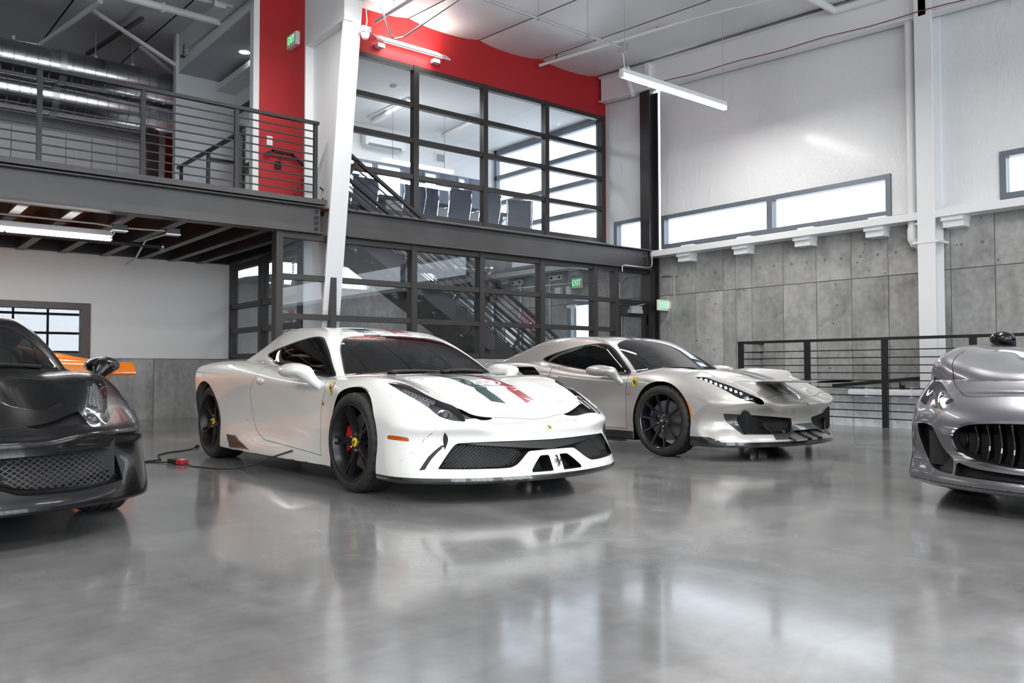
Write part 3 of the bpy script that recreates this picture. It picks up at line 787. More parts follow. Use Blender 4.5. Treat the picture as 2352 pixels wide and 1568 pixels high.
# office front beam (I section) from the white column to the black corner column
ob = thing('steel_beam', 'long grey-black steel beam between storefront and upper window', 'beam')
RB().box(5.22, 11.28, YA-.02, YA+.01, 2.60, 2.93).box(5.22, 11.28, YA-.10, YA+.12, 2.93, 2.95).box(5.22, 11.28, YA-.10, YA+.12, 2.585, 2.605).build('web_and_flanges', M_beam, ob, bevel=.004)
for k in range(4): RB().lathe([(0, 0), (.02, 0), (.02, .016), (0, .02)], 8, Matrix.Translation((11.14, YA-.02, 2.67+.068*k)) @ Matrix.Rotation(PI/2, 4, 'X')).build('bolt', M_black, ob)
cd = RB().tube([(10.46, YA-.12, 2.50), (10.46, YA-.12, 2.60), (10.52, YA-.12, 2.615), (11.13, YA-.12, 2.615), (11.21, YA-.12, 2.64), (11.23, YA-.12, 2.70), (11.23, YA-.12, 2.86)], .012, 7).build('conduit', M_conduit, None, smooth=True)
tag(cd, 'thin grey conduit looping under the right end of the long steel beam', 'conduit')

# ---------------- red upper wall
wb = struct(RB().box(4.54, 11.55, YR-.02, YR+.1, 5.735, 6.60).box(4.54, 5.76, YR-.02, YR+.1, 2.98, 5.735).box(11.45, 11.55, YR-.02, YR+.1, 3.1, 5.735).box(5.7, 11.55, YR-.02, YR+.1, 2.98, 3.17).build('wall_back', M_red), 'red painted wall around the upper meeting room window')
struct(RB().box(5.72, 11.5, YR-.10, YR-.03, 3.15, 3.20).build('trim_1', M_red), 'red sill band below the upper window')
struct(RB().box(5.72, 11.5, YR-.11, YR-.02, 3.215, 3.245).build('trim_2', M_alu), 'grey metal sill under the upper window')
struct(rbox('wall_jamb', M_white, 4.455, 4.54, YR-.03, YR+.1, 2.98, 6.5), 'white jamb at the left edge of the red wall')

# ---------------- white tapered frame column
tc_ = thing('tapered_column', 'white tapered steel frame column between mezzanine and storefront', 'column')
xw0, xw1 = 4.93, 5.18
def yfront(z): return 10.05-(z-1.4)*.145
v = []
for z in (0, 6.3):
    y = yfront(z); v += [(xw0, y, z), (xw1, y, z), (xw1, y+.03, z), (xw0, y+.03, z)]
RB().add(v, [(3, 2, 1, 0), (4, 5, 6, 7), (0, 1, 5, 4), (1, 2, 6, 5), (2, 3, 7, 6), (3, 0, 4, 7)]).build('front_flange', M_trimw, tc_)
v = []
for z in (0, 6.3):
    y = yfront(z); v += [(5.045, y+.03, z), (5.065, y+.03, z), (5.065, 10.6, z), (5.045, 10.6, z)]
RB().add(v, [(3, 2, 1, 0), (4, 5, 6, 7), (0, 1, 5, 4), (1, 2, 6, 5), (2, 3, 7, 6), (3, 0, 4, 7)]).build('web', M_trimw, tc_)
RB().box(xw0, xw1, 10.6, 10.63, 0, 6.3).build('rear_flange', M_trimw, tc_)
RB().box(xw0-.01, xw1+.01, yfront(5.9)-.06, yfront(5.9)+.02, 5.58, 6.0).build('splice_plate', M_trimw, tc_)
for a in (5.0, 5.11):
    for z in (5.66, 5.8): RB().lathe([(0, 0), (.028, 0), (.026, .02), (0, .024)], 6, Matrix.Translation((a, yfront(5.9)-.06, z)) @ Matrix.Rotation(PI/2, 4, 'X')).build('bolt', M_trimw, tc_)
RB().box(4.92, 5.05, 9.45, 10.6, 5.30, 6.2).build('haunch_box', M_trimw, tc_)

# ---------------- mezzanine
mb = thing('mezzanine_beam', 'black bolted steel edge beam of the mezzanine', 'beam')
RB().box(-9, 4.86, YA-.01, YA+.02, 2.60, 2.93).box(-9, 4.88, YA-.10, YA+.12, 2.93, 2.95).box(-9, 4.88, YA-.10, YA+.12, 2.583, 2.603).build('web_and_flanges', M_beam, mb, bevel=.004)
for k in range(4): RB().lathe([(0, 0), (.024, 0), (.024, .016), (0, .022)], 8, Matrix.Translation((4.80, YA-.01, 2.66+.073*k)) @ Matrix.Rotation(PI/2, 4, 'X')).build('bolt', M_black, mb)
struct(RB().box(-9, 4.9, YA-.12, 14.6, 2.965, 3.03).box(4.9, 5.2, 10.7, 14.6, 2.965, 3.03).box(-9, 4.42, 14.6, 18, 2.965, 3.03).build('floor_mezzanine', M_beam), 'dark steel mezzanine deck with folded edge')
struct(RB().box(-9, 5.06, YA+.02, 14.0, 2.945, 2.963).build('ceiling_plywood', M_wood), 'brown plywood underside of the mezzanine')
for k, xj in enumerate([-1.2, -.65, -.1, .45, .98, 1.494, 2.02, 2.575, 3.146, 3.706, 4.17, 4.62]):
    j = RB().box(xj-.055, xj+.055, YA+.12, 14.0, 2.585, 2.60).box(xj-.008, xj+.008, YA+.1, 14.0, 2.60, 2.94).build('steel_joist', M_beam)
    tag(j, 'black steel joist under the mezzanine deck', 'joist', 'joists under the mezzanine')
tag(RB().box(-9, 5.1, 13.86, 13.99, 2.60, 2.94).build('steel_beam', M_black), 'black steel beam above the white recess wall', 'beam')
rl = thing('mezzanine_railing', 'black mezzanine railing of thin horizontal bars and flat posts', 'railing')
px = [-2.7, -1.6, -.5, .55, 1.605, 2.649, 3.739, 4.786]
for x in px: RB().box(x-.025, x+.025, YA-.02, YA+.02, 3.03, 4.03).build('post', M_rail, rl)
RB().box(-9, 4.83, YA-.03, YA+.03, 4.03, 4.07).build('top_rail', M_rail, rl)
for k in range(9): RB().box(-9, 4.80, YA-.009, YA+.009, 3.125+.1005*k, 3.140+.1005*k).build('bar', M_rail, rl)
# stair guard at the head of the stairs
sg = thing('stair_guard', 'black guard rail around the stair opening on the mezzanine', 'railing')
RB().bar((4.19, 10.9, 4.05), (4.15, 13.6, 4.05), .045).build('top_rail', M_rail, sg)
for y in (11.0, 12.25, 13.5): RB().bar((4.17, y, 3.03), (4.17, y, 4.05), .045).build('post', M_rail, sg)
RB().bar((5.09, 10.62, 3.03), (5.09, 10.62, 4.05), .045).build('post', M_rail, sg); RB().bar((5.07, 10.62, 4.03), (5.6, 10.62, 4.03), .045).build('top_rail', M_rail, sg)
RB().bar((4.19, 12.3, 3.95), (4.6, 12.3, 3.95), .04).bar((4.6, 12.3, 3.03), (4.6, 12.3, 3.95), .04).build('return_rail', M_rail, sg)
h2 = thing('wall_handrail', 'black handrail on brackets descending along the red wall', 'handrail')
RB().bar((4.60, YR-.10, 3.86), (4.72, YR-.10, 3.93), .05, .03).bar((4.70, YR-.10, 3.93), (5.02, YR-.10, 3.92), .05, .03).bar((5.0, YR-.10, 3.92), (5.7, YR-.10, 3.48), .05, .03).build('rail', M_rail, h2)
RB().tube([(4.83, YR-.02, 3.76), (4.83, YR-.1, 3.78), (4.86, YR-.1, 3.91)], .012, 6).box(4.78, 4.87, YR-.05, YR-.02, 3.70, 3.80).build('bracket', M_rail, h2)
# vestibule behind the red wall: bulkhead, soffit, walls, door frame
struct(RB().box(4.46, 4.6, YR+.1, 14.65, 5.97, 6.9).build('wall_bulkhead', M_white), 'white bulkhead above the vestibule opening')
struct(RB().box(4.46, 5.5, YR+.1, 14.65, 5.95, 5.97).build('ceiling_soffit', mat('soffit_grey', (.50, .53, .57), .7)), 'pale grey soffit over the vestibule')
struct(RB().box(4.42, 5.5, 14.65, 14.8, 2.98, 6.9).build('wall_vestibule', mat('vestibule_paint', (.72, .755, .775), .65)), 'pale wall at the back of the vestibule')
struct(RB().box(5.46, 5.6, YR+.1, 14.65, 5.5, 5.95).box(5.46, 5.6, 13.9, 14.65, 5.2, 5.5).build('wall_vestibule_side', M_white), 'white side wall over the vestibule door')
vd = thing('door_2', 'dark framed glass door in the vestibule side wall', None); struct(vd)
for a, b_, z0, z1 in ((14.5, 14.64, 3.03, 5.5), (YR+.15, 14.5, 5.38, 5.5), (YR+.15, 14.5, 4.3, 4.42), (YR+.15, 14.5, 3.55, 3.65)): rbox('door_frame', M_black, 5.44, 5.6, a, b_, z0, z1, vd)
rbox('pane', M_glass, 5.51, 5.52, YR+.15, 14.5, 3.03, 5.38, vd)
cl_ = thing('downlight', 'round recessed downlight in the grey vestibule soffit', 'light')
RB().lathe([(0, 0), (.085, 0)], 20, Matrix.Translation((4.98, 12.98, 5.944))).build('lens', M_led, cl_); RB().lathe([(.085, 0), (.10, 0), (.10, .006), (.085, .006)], 20, Matrix.Translation((4.98, 12.98, 5.942)), True).build('bezel', M_white, cl_)
ls = thing('light_switch', 'white light switch plate on the red wall', 'switch')
RB().box(4.66, 4.745, YR-.03, YR-.02, 4.02, 4.15).build('plate', M_plastic, ls); RB().box(4.69, 4.715, YR-.036, YR-.03, 4.05, 4.115).build('rocker', M_plastic, ls)
# upper kitchen beyond the mezzanine
struct(RB().box(-9, 5.4, 17.9, 18.05, 2.98, 7.0).build('wall_kitchen', M_white), 'white wall behind the mezzanine kitchen')
struct(RB().box(5.2, 5.3, 14.8, 17.9, 2.98, 7.0).build('wall_kitchen_side', M_red), 'red side wall of the mezzanine kitchen')
for k in range(9):
    x = 1.0+.445*k
    c = thing('tall_cabinet', 'tall white flat-fronted cabinet in the mezzanine kitchen row', 'cabinet', group='tall white cabinets on the mezzanine')
    rbox('carcass', M_white, x+.004, x+.441, 17.3, 17.88, 3.04, 5.27, c)
    dr = rbox('door', M_white, x+.006, x+.439, 17.275, 17.297, 4.46, 5.265, c); rbox('door', M_white, x+.006, x+.439, 17.275, 17.297, 3.12, 4.45, c)
    RB().tube([(x+(.41 if k % 2 == 0 else .035), 17.24, 4.1), (x+(.41 if k % 2 == 0 else .035), 17.24, 4.4)], .007, 6).build('handle', M_chrome, c)
wv = thing('wall_vent', 'square white grille high on the kitchen wall', 'vent')
RB().box(4.35, 4.72, 17.84, 17.89, 5.28, 5.66).build('frame', M_white, wv)
for k in range(5): rbox('slat', M_white, 4.38, 4.69, 17.82, 17.85, 5.32+.065*k, 5.35+.065*k, wv)
tag(rbox('steel_column', mat('oxide_column', (.05, .015, .018), .5), 4.43, 4.62, 16.3, 16.45, 3.03, 5.45), 'dark maroon column end on the mezzanine', 'column')
# sofa edge at the far left of the mezzanine
so = thing('armchair', 'grey fabric armchair back peeping over the mezzanine edge', 'chair')
RB().box(.7, 1.42, 11.2, 11.9, 3.03, 3.30).build('seat', M_fabric, so, bevel=.05); RB().box(.72, 1.44, 11.85, 12.05, 3.03, 3.62).build('backrest', M_fabric, so, bevel=.06)
# spiral ducts
def duct(label, x0, x1, y, z, r):
    t = thing('spiral_duct', label, 'duct'); n = int((x1-x0)/.17); L_ = (x1-x0)/n
    proto = None
    for k in range(n):
        if proto is None:
            proto = RB().lathe([(r, 0), (r+.008, .006), (r+.008, .014), (r, .02), (r, L_)], 40, Matrix.Translation((x0, y, z)) @ Matrix.Rotation(PI/2, 4, 'Y')).build('duct_section', M_galv, t, smooth=True, angle=.3); o = proto
        else:
            o = proto.copy(); COL.objects.link(o); o.location.x = L_*k*KS
    RB().lathe([(r+.012, 0), (r+.012, .11)], 40, Matrix.Translation((x0+(x1-x0)*.62, y, z)) @ Matrix.Rotation(PI/2, 4, 'Y')).build('hanger_band', M_conduit, t, smooth=True)
    return t
duct('upper galvanised spiral duct over the mezzanine', -1.2, 5.19, 15.6, 5.95, .275)
duct('lower brighter galvanised spiral duct over the mezzanine', -1.2, 5.19, 16.25, 5.62, .33)
for x, lab in ((3.35, 'threaded rod with clamp hanging the upper duct'), (3.95, 'plain threaded rod above the upper duct')):
    tag(RB().tube([(x, 15.6, 6.2), (x, 15.6, 6.7)], .009, 6).box(x-.03, x+.03, 15.57, 15.63, 6.2, 6.27).build('hanger_rod', M_conduit), lab, 'rod')
# slotted strut, sprinkler pipes, conduit on the left ceiling
st_ = RB().bar((3.66, 13.9, 6.45), (3.42, 16.6, 6.62), .06, .05)
st = tag(st_.build('slotted_strut', mat('dark_strut', (.10, .10, .10), .5, .6)), 'dark slotted strut channel across the left ceiling', 'strut')
tag(RB().tube([(2.2, 12.72, 6.22), (4.60, 12.62, 6.17)], .055, 12).build('drain_pipe', M_pvc, None, smooth=True), 'thick white pipe hung in front of the white bulkhead', 'pipe')
pc = RB().lathe([(.058, -.02), (.075, -.02), (.075, .02), (.058, .02)], 16, Matrix.Translation((3.62, 12.66, 6.19)) @ Matrix.Rotation(PI/2, 4, 'Y'), True).build('pipe_clamp', M_pvc); tag(pc, 'white ring clamp around the thick pipe', 'clamp')
tag(RB().tube([(3.0, 13.7, 6.47), (2.57, 16.1, 6.42)], .04, 10).tube([(2.57, 16.1, 6.42), (2.2, 16.2, 6.42), (2.2, 16.2, 6.52)], .03, 8).build('sprinkler_branch', M_pvc, None, smooth=True), 'white sprinkler branch pipe on the left ceiling', 'pipe')
tag(RB().bar((3.1, 11.75, 6.0), (4.22, 11.45, 5.95), .03).bar((3.4, 11.75, 6.04), (4.0, 11.55, 6.03), .02).box(3.95, 4.12, 11.42, 11.56, 5.88, 5.96).build('conduit_run', M_conduit), 'grey conduit pair with box near the top of the white bulkhead', 'conduit')
tag(RB().tube([(3.75, 11.4, 6.12), (4.3, 11.12, 6.08), (4.36, 11.1, 6.16)], .11, 16).build('flex_duct', M_galv, None, smooth=True), 'short silver duct stub at the top of the bulkhead', 'duct')
tag(RB().tube([(4.44, 14.2, 6.2), (4.44, 11.5, 6.14)], .016, 8).box(4.40, 4.46, 14.14, 14.24, 6.12, 6.30).build('conduit_run', M_conduit), 'grey conduit with junction box running up the white bulkhead', 'conduit')
for a, b_, lab in (((3.0, 14.3, 6.55), (4.42, 14.7, 6.1), 'white angle brace from the ceiling to the bulkhead'), ((4.0, 15.3, 6.5), (5.2, 16.0, 6.1), 'white angle brace behind the upper duct')):
    tag(RB().bar(a, b_, .05, .05).build('angle_brace', M_trimw), lab, 'brace')
tag(RB().box(4.40, 4.46, 14.3, 14.36, 5.98+.15, 6.04+.12).build('camera_dome', M_black), 'tiny black camera on the bulkhead corner', 'camera')

# ---------------- recess under the mezzanine
wl = struct(RB().box(-9, 5.2, 14.02, 14.2, 0, 1.0).build('wall_rear', M_joint), 'concrete base of the recess wall')
for a, b_ in ((-4, -1.3), (-1.3, 1.3), (1.3, 3.93), (3.93, 5.2)):
    RB().box(a+.004, b_-.004, 14.0, 14.05, 0.002, .995).build('concrete_panel', M_conc2, wl, bevel=.003)
struct(RB().box(-9, .2, 13.97, 14.2, 1.0, 2.62).box(.2, 2.98, 13.97, 14.2, 1.84, 2.62).box(2.98, 5.16, 13.97, 14.2, 1.0, 2.62).build('wall_rear_upper', M_dry), 'white drywall of the recess above the concrete base')
w7 = thing('window_7', 'brown framed interior window in the white recess wall', None); struct(w7)
Mbr = mat('brown_bronze_frame', (.055, .035, .024), .4)
for a, b_, z0, z1 in ((.2, 2.98, 1.74, 1.84), (.2, 2.98, 1.0, 1.08), (2.86, 2.98, 1.08, 1.74), (.2, .32, 1.08, 1.74)): rbox('window_frame', Mbr, a, b_, 13.94, 14.12, z0, z1, w7)
rbox('pane', glass_mat('reflective_pane', (.6, .66, .72), .5, ior=1.9), .32, 2.86, 14.04, 14.05, 1.08, 1.74, w7)
struct(RB().box(-1.5, 3.9, 15.6, 15.7, 0, 2.6).build('wall_garage', mat('dim_room_paint', (.34, .37, .41), .8)), 'dim grey wall of the room behind the brown window')
# ---------------------------------------------------------------- stair lobby behind the storefront
struct(RB().box(5.2, 8.3, YF, YF+.2, 0, 2.38).box(8.3, 8.74, YF, YF+.2, 0, 2.95).box(8.74, 9.95, YF, YF+.2, 0, 2.50).box(9.95, 10.12, YF, YF+.2, 0, 2.95).box(10.12, 11.5, YF, YF+.2, 2.40, 2.95).box(10.12, 11.5, YF, YF+.2, 0, .95).box(5.2, 8.3, YF, YF+.2, 2.88, 2.95).box(8.74, 9.95, YF, YF+.2, 2.90, 2.95)
       .build('wall_lobby', M_conc2), 'concrete far wall of the stair lobby')
struct(RB().box(5.1, 11.5, 11.34, YF+.2, 2.955, 3.06).build('floor_meeting', M_white), 'white slab between stair lobby and meeting room')
for n, x0, x1, z0, z1, mm, lab in ((8, 5.3, 8.3, 2.38, 2.88, [6.3, 7.45, 7.62], 'band of windows high in the lobby far wall'), (9, 8.74, 9.95, 2.5, 2.90, [], 'window in the lobby far wall right of the concrete pier'), (10, 10.12, 11.48, .95, 2.40, [10.9], 'tall window at the right end of the lobby far wall')):
    w_ = thing('window_%d' % n, lab, None); struct(w_)
    for a, b_ in ((x0, x0+.05), (x1-.05, x1)): rbox('window_frame', M_alu, a, b_, YF-.02, YF+.06, z0, z1, w_)
    for a, b_ in ((z0, z0+.04), (z1-.04, z1)): rbox('window_frame', M_alu, x0+.05, x1-.05, YF-.02, YF+.06, a, b_, w_)
    for m_ in mm: rbox('mullion', M_alu, m_-.03, m_+.03, YF-.02, YF+.06, z0+.04, z1-.04, w_)
    e = [x0+.05]+sum([[m_-.03, m_+.03] for m_ in mm], [])+[x1-.05]
    for a, b_ in zip(e[::2], e[1::2]): rbox('pane', M_glass, a, b_, YF+.02, YF+.03, z0+.04, z1-.04, w_)
d = thing('door_3', 'bright glazed exit door in the lobby side wall under an exit sign', None); struct(d)
for a, b_, z0, z1 in ((DY0, DY0+.07, 0, 2.2), (DY1-.12, DY1, 0, 2.2), (DY0+.07, DY1-.12, 2.10, 2.2), (DY0+.07, DY1-.12, 0, .2)): rbox('door_frame', M_alu, XB-.02, XB+.06, a, b_, z0, z1, d)
rbox('pane', M_glass, XB+.02, XB+.03, DY0+.07, DY1-.12, .2, 2.10, d)
RB().box(XB-.07, XB-.02, DY1-.3, DY1-.05, 2.06, 2.12).build('door_closer', M_trimw, d)
tag(RB().box(XB-.30, XB-.02, 10.25, YF, 2.83, 2.93).build('white_channel', M_trimw), 'white steel channel inside the stair lobby', 'beam')
# stairs
SL = -.636
def nose(x): return 2.872+SL*(x-5.489)
stt = thing('staircase', 'dark steel staircase rising to the left behind the storefront', 'stairs')
for y in (10.27, 11.20):
    RB().bar((5.0, y, nose(5.0)-.10), (10.0, y, nose(10.0)-.10+.02), .015, .27).build('stringer', M_beam, stt)
nT = 16
for k in range(1, nT+1):
    z = 3.03*k/(nT+1); x = 5.489+(z-2.872)/SL
    RB().box(x-.02, x+.27, 10.285, 11.185, z-.035, z).build('tread', M_beam, stt)
    RB().box(x+.255, x+.267, 10.285, 11.185, z-.19, z-.035).build('riser', M_beam, stt)
u = Vector((1, 0, SL)).normalized(); nrm = Vector((-SL, 0, 1)).normalized()
for y, lab in ((10.27, 'near'), (11.22, 'far')):
    g = thing('stair_railing', 'dark steel railing on the %s side of the staircase' % ('storefront' if lab == 'near' else 'far, inner'), 'railing')
    def pt(x, h): return Vector((x, y, nose(x)))+nrm*h
    RB().bar(pt(4.95, .76), pt(9.75, .76), .05, .045).build('top_rail', M_rail, g)
    RB().bar(pt(4.95, .46), pt(9.75, .46), .05, .04).build('handrail', M_rail, g)
    for h in (.08, .18, .28, .38, .56, .66): RB().bar(pt(4.95, h), pt(9.75, h), .016).build('bar', M_rail, g)
    for x in (5.15, 6.35, 7.6, 8.85, 9.6): RB().bar(pt(x, -.22), pt(x, .76), .045, .05, up=(0, 1, 0)).build('post', M_rail, g)
# fittings on the lobby wall
def exit_sign(label, M, w=.30, h=.19, t=.05, side=1):
    s = thing('exit_sign', label, 'sign')
    b_ = MB().box(-w/2, w/2, 0, t, -h/2, h/2).build('housing', M_plastic, s, bevel=.012)
    text('lettering', 'EXIT', M_exit, h*.80, Matrix.Translation((0, -.002, .0)) @ Matrix.Rotation(PI/2, 4, 'X') @ Matrix.Diagonal((.72, 1, 1, 1)), s, .002)
    s.matrix_world = M; return s
rotB = Matrix.Rotation(-PI/2, 4, 'Z')      # face looks to -x
exit_sign('white exit sign with green letters on the lobby wall above the bright door', Matrix.Translation(K((XB-.07, 12.08, 2.55))) @ rotB, .30, .22, .05)
e3 = exit_sign('white exit sign with green letters beside the black corner column', Matrix.Translation(K((11.40, 9.735, 1.955))), .31, .20, .05)
MB().box(.10, .19, -.03, .06, -.06, .07).build('mount', M_plastic, e3, bevel=.004)
e1 = exit_sign('white exit sign with green letters projecting from the red wall', Matrix.Translation(K((4.95, 11.13, 5.555))) @ rotB, .33, .20, .07)
MB().box(-.24, -.16, -.0, .07, -.07, .06).build('mount', M_plastic, e1)
tag(RB().tube([(XB-.015, 9.615, 1.98), (XB-.015, 9.615, 2.40), (XB-.015, 9.63, 2.46), (XB-.015, 9.69, 2.485), (XB-.015, 9.9, 2.49)], .012, 8).build('conduit_run', M_conduit, None, smooth=True), 'grey conduit curving down to the exit sign by the corner column', 'conduit')
tag(RB().tube([(XB-.012, 14.0, 2.60), (XB-.012, 11.1, 2.55), (XB-.012, 10.98, 2.50), (XB-.012, 10.93, 2.40), (XB-.012, 10.93, 1.2)], .013, 8).tube([(XB-.012, 10.2, 2.56), (XB-.012, 10.75, 2.56), (XB-.012, 10.86, 2.50), (XB-.012, 10.89, 2.40), (XB-.012, 10.89, 1.2)], .013, 8).build('conduit_run', M_conduit, None, smooth=True), 'pair of grey conduits bending down on the lobby wall', 'conduit')
tag(RB().tube([(XB-.012, 12.95, 2.8), (XB-.012, 12.95, .9)], .013, 8).tube([(XB-.02, 13.9, 2.8), (XB-.02, 13.9, 1.3)], .022, 8).build('conduit_run', M_conduit, None, smooth=True), 'vertical grey conduits on the lobby wall', 'conduit')
fa = thing('fire_alarm_panel', 'red fire alarm box on the lobby wall', 'box'); rbox('case', mat('alarm_red', (.36, .03, .07), .4), XB-.12, XB-.005, 13.25, 13.75, 1.62, 2.0, fa, .004); rbox('lock', M_chrome, XB-.13, XB-.12, 13.4, 13.44, 1.78, 1.82, fa)
pb = thing('notice_panel', 'white panel in a black frame on the lobby wall', 'panel'); rbox('frame', M_black, XB-.04, XB-.005, 13.95, 14.45, 1.25, 1.86, pb); rbox('sheet', M_plastic, XB-.045, XB-.04, 14.0, 14.4, 1.3, 1.81, pb)
for (a, b_, z0, z1, lab) in ((12.55, 12.72, 2.33, 2.50, 'small white square box above the alarm conduit'), (12.30, 12.38, 2.34, 2.50, 'narrow white box left of the lobby exit sign'), (13.55, 13.72, 1.35, 1.62, 'white junction box under the fire alarm box'), (12.85, 12.98, 1.02, 1.2, 'small white box low on the lobby wall')):
    bx_ = rbox('junction_box', M_plastic, XB-.08, XB-.005, a, b_, z0, z1, None, .004); tag(bx_, lab, 'box')
for y, lab in ((12.72, 'emergency light pair left of the lobby exit sign'), (14.0, 'emergency light pair over the fire alarm box')):
    el = thing('emergency_light', lab, 'light'); rbox('case', M_plastic, XB-.06, XB-.005, y-.19, y+.19, 2.66, 2.76, el, .006)
    for q in (-.12, .12): RB().lathe([(0, 0), (.022, 0), (.02, -.02)], 12, Matrix.Translation((XB-.062, y+q, 2.71)) @ Matrix.Rotation(PI/2, 4, 'Y')).build('lamp', M_dark, el)
tag(rbox('power_box', mat('blue_grey_box', (.10, .12, .16), .5), XB-.3, XB-.01, 13.3, 13.9, .9, 1.28, None, .01), 'dark blue-grey box standing by the lobby wall', 'box')
for x, y, lab in ((8.42, 13.95, 'recessed downlight in the lobby ceiling near the staircase'), (10.58, 13.8, 'recessed downlight in the lobby ceiling near the side wall')):
    dl = thing('downlight', lab, 'light'); RB().lathe([(0, 0), (.09, 0)], 18, Matrix.Translation((x, y, 2.949))).build('lens', M_led, dl); RB().lathe([(.09, 0), (.11, 0), (.11, .006), (.09, .006)], 18, Matrix.Translation((x, y, 2.946)), True).build('bezel', M_white, dl)
fp = thing('sprinkler_pipe', 'grey sprinkler pipe with flange under the lobby ceiling', 'pipe')
RB().tube([(9.3, 13.2, 2.82), (10.22, 13.39, 2.82)], .045, 10).build('pipe_run', M_conduit, fp, smooth=True); RB().lathe([(0, 0), (.1, 0), (.1, .03), (0, .03)], 18, Matrix.Translation((10.22, 13.39, 2.82)) @ Matrix.Rotation(PI/2, 4, 'Y')).build('flange', M_conduit, fp)
for x in (9.5,): RB().tube([(x, 13.24, 2.86), (x, 13.24, 2.955)], .01, 6).build('hanger', M_conduit, fp)
# canvas leaning in the lobby
def art_mat():
    m = mat('abstract_paint', (.8, .8, .8), .7); nt = m.node_tree; L = nt.links; b = nt.nodes['Principled BSDF']; tc = nt.nodes.new('ShaderNodeTexCoord')
    n = nt.nodes.new('ShaderNodeTexNoise'); n.inputs['Scale'].default_value = 4.2; n.inputs['Detail'].default_value = 3; n.inputs['Distortion'].default_value = 1.2; L.new(tc.outputs['Object'], n.inputs['Vector'])
    r = ramp(nt, [(0, (.45, .02, .05)), (.40, (.45, .02, .05)), (.43, (.80, .79, .76)), (.53, (.80, .79, .76)), (.55, (.04, .04, .05)), (.64, (.05, .05, .06)), (.66, (.75, .55, .06)), (.70, (.75, .74, .7))])
    r.color_ramp.interpolation = 'CONSTANT'; L.new(n.outputs['Fac'], r.inputs[0]); L.new(r.outputs[0], b.inputs['Base Color']); return m
ar = thing('canvas', 'abstract painted canvas in red, black and yellow leaning on the lobby wall', 'painting')
rbox('stretcher', M_plastic, 6.33, 7.3, 14.57, 14.60, 1.05, 1.92, ar); rbox('painted_face', art_mat(), 6.33, 7.3, 14.565, 14.57, 1.05, 1.92, ar)
rbox('easel_ledge', M_conc2, 6.0, 7.8, 14.35, 14.74, .0, 1.05, ar)
# garage door operator seen through the side window
go = thing('door_operator', 'dark motor unit with chain hoist under the lobby window band', 'machine')
RB().box(6.05, 6.75, 14.4, 14.65, 2.15, 2.30).build('rail_case', M_black, go, bevel=.01); RB().lathe([(0, 0), (.12, 0), (.12, .2), (0, .2)], 16, Matrix.Translation((6.2, 14.45, 2.36))).build('motor', M_conduit, go); RB().lathe([(0, 0), (.09, 0), (.09, .12), (0, .12)], 14, Matrix.Translation((6.45, 14.35, 2.38)) @ Matrix.Rotation(PI/2, 4, 'Y')).build('drum', M_black, go)
for x in (6.28, 6.5):
    c = RB()
    for k in range(12): c.box(x-.018, x+.018, 14.44, 14.46, 2.45+.04*k, 2.475+.04*k)
    tag(c.build('chain', M_black, go), kind='stuff')
tag(RB().add([(5.5, 14.2, 2.45), (6.1, 14.2, 2.55), (6.1, 14.7, 2.55), (5.5, 14.7, 2.45), (5.5, 14.2, 2.40), (6.1, 14.2, 2.42), (6.1, 14.7, 2.42), (5.5, 14.7, 2.40)], [(0, 1, 2, 3), (7, 6, 5, 4), (0, 4, 5, 1), (1, 5, 6, 2), (2, 6, 7, 3), (3, 7, 4, 0)]).build('folded_awning', M_fabric), 'dark folded canvas roll beside the lobby window band', 'cover')

# ---------------------------------------------------------------- meeting room behind the red wall
struct(RB().box(5.1, 11.55, YR+.1, YF+.3, 5.77, 5.87).build('ceiling_meeting', M_white), 'white meeting room ceiling')
struct(RB().box(5.1, 7.5, YF, YF+.15, 3.06, 5.77).box(7.5, 11.5, YF, YF+.15, 5.05, 5.77).box(11.1, 11.5, YF, YF+.15, 3.06, 5.05).box(7.5, 11.1, YF, YF+.15, 3.06, 4.0).build('wall_meeting', M_white), 'white far wall of the meeting room')
Mpan = mat('slate_panelling', (.10, .12, .16), .6, noise=(4, .25, 5))
for a, b_ in ((9.07, 9.55), (9.97, 10.43), (10.73, 11.1)): struct(rbox('wall_panelling', Mpan, a, b_, YF-.005, YF+.15, 4.0, 5.05), 'slate panelling between the meeting room windows')
w_ = thing('window_11', 'low band of windows in the meeting room far wall', None); struct(w_)
for a, b_ in ((7.5, 8.40), (8.40, 9.07), (9.55, 9.97), (10.43, 10.73)):
    for q0, q1, z0, z1 in ((a, a+.05, 4.0, 5.05), (b_-.05, b_, 4.0, 5.05), (a+.05, b_-.05, 5.0, 5.05), (a+.05, b_-.05, 4.0, 4.05)): rbox('window_frame', M_alu, q0, q1, YF-.02, YF+.06, z0, z1, w_)
    rbox('pane', M_glass, a+.05, b_-.05, YF+.02, YF+.03, 4.05, 5.0, w_)
w_ = thing('window_12', 'tall side glazing of the meeting room', None); struct(w_)
for z, h in ((5.70, .07), (5.13, .05), (4.55, .05), (3.95, .05), (3.22, .07)): rbox('transom', M_alu, 11.46, 11.56, YR+.12, YF, z-h, z+h, w_)
for y in (YR+.15, YF-.05): rbox('mullion', M_alu, 11.46, 11.56, y-.04, y+.04, 3.1, 5.77, w_)
for z0, z1 in ((3.29, 3.90), (4.0, 4.5), (4.6, 5.08), (5.18, 5.63)): rbox('pane', M_glass, 11.505, 11.515, YR+.19, YF-.09, z0, z1, w_)
ac = thing('wall_air_conditioner', 'white split air conditioner high on the meeting room wall', 'air conditioner')
RB().box(8.05, 9.0, YF-.22, YF-.005, 5.30, 5.58).build('case', M_plastic, ac, bevel=.05); RB().box(8.12, 8.88, YF-.225, YF-.2, 5.305, 5.35).build('louver', M_alu, ac)
av = thing('air_grille', 'small white louvred grille on the meeting room wall', 'vent')
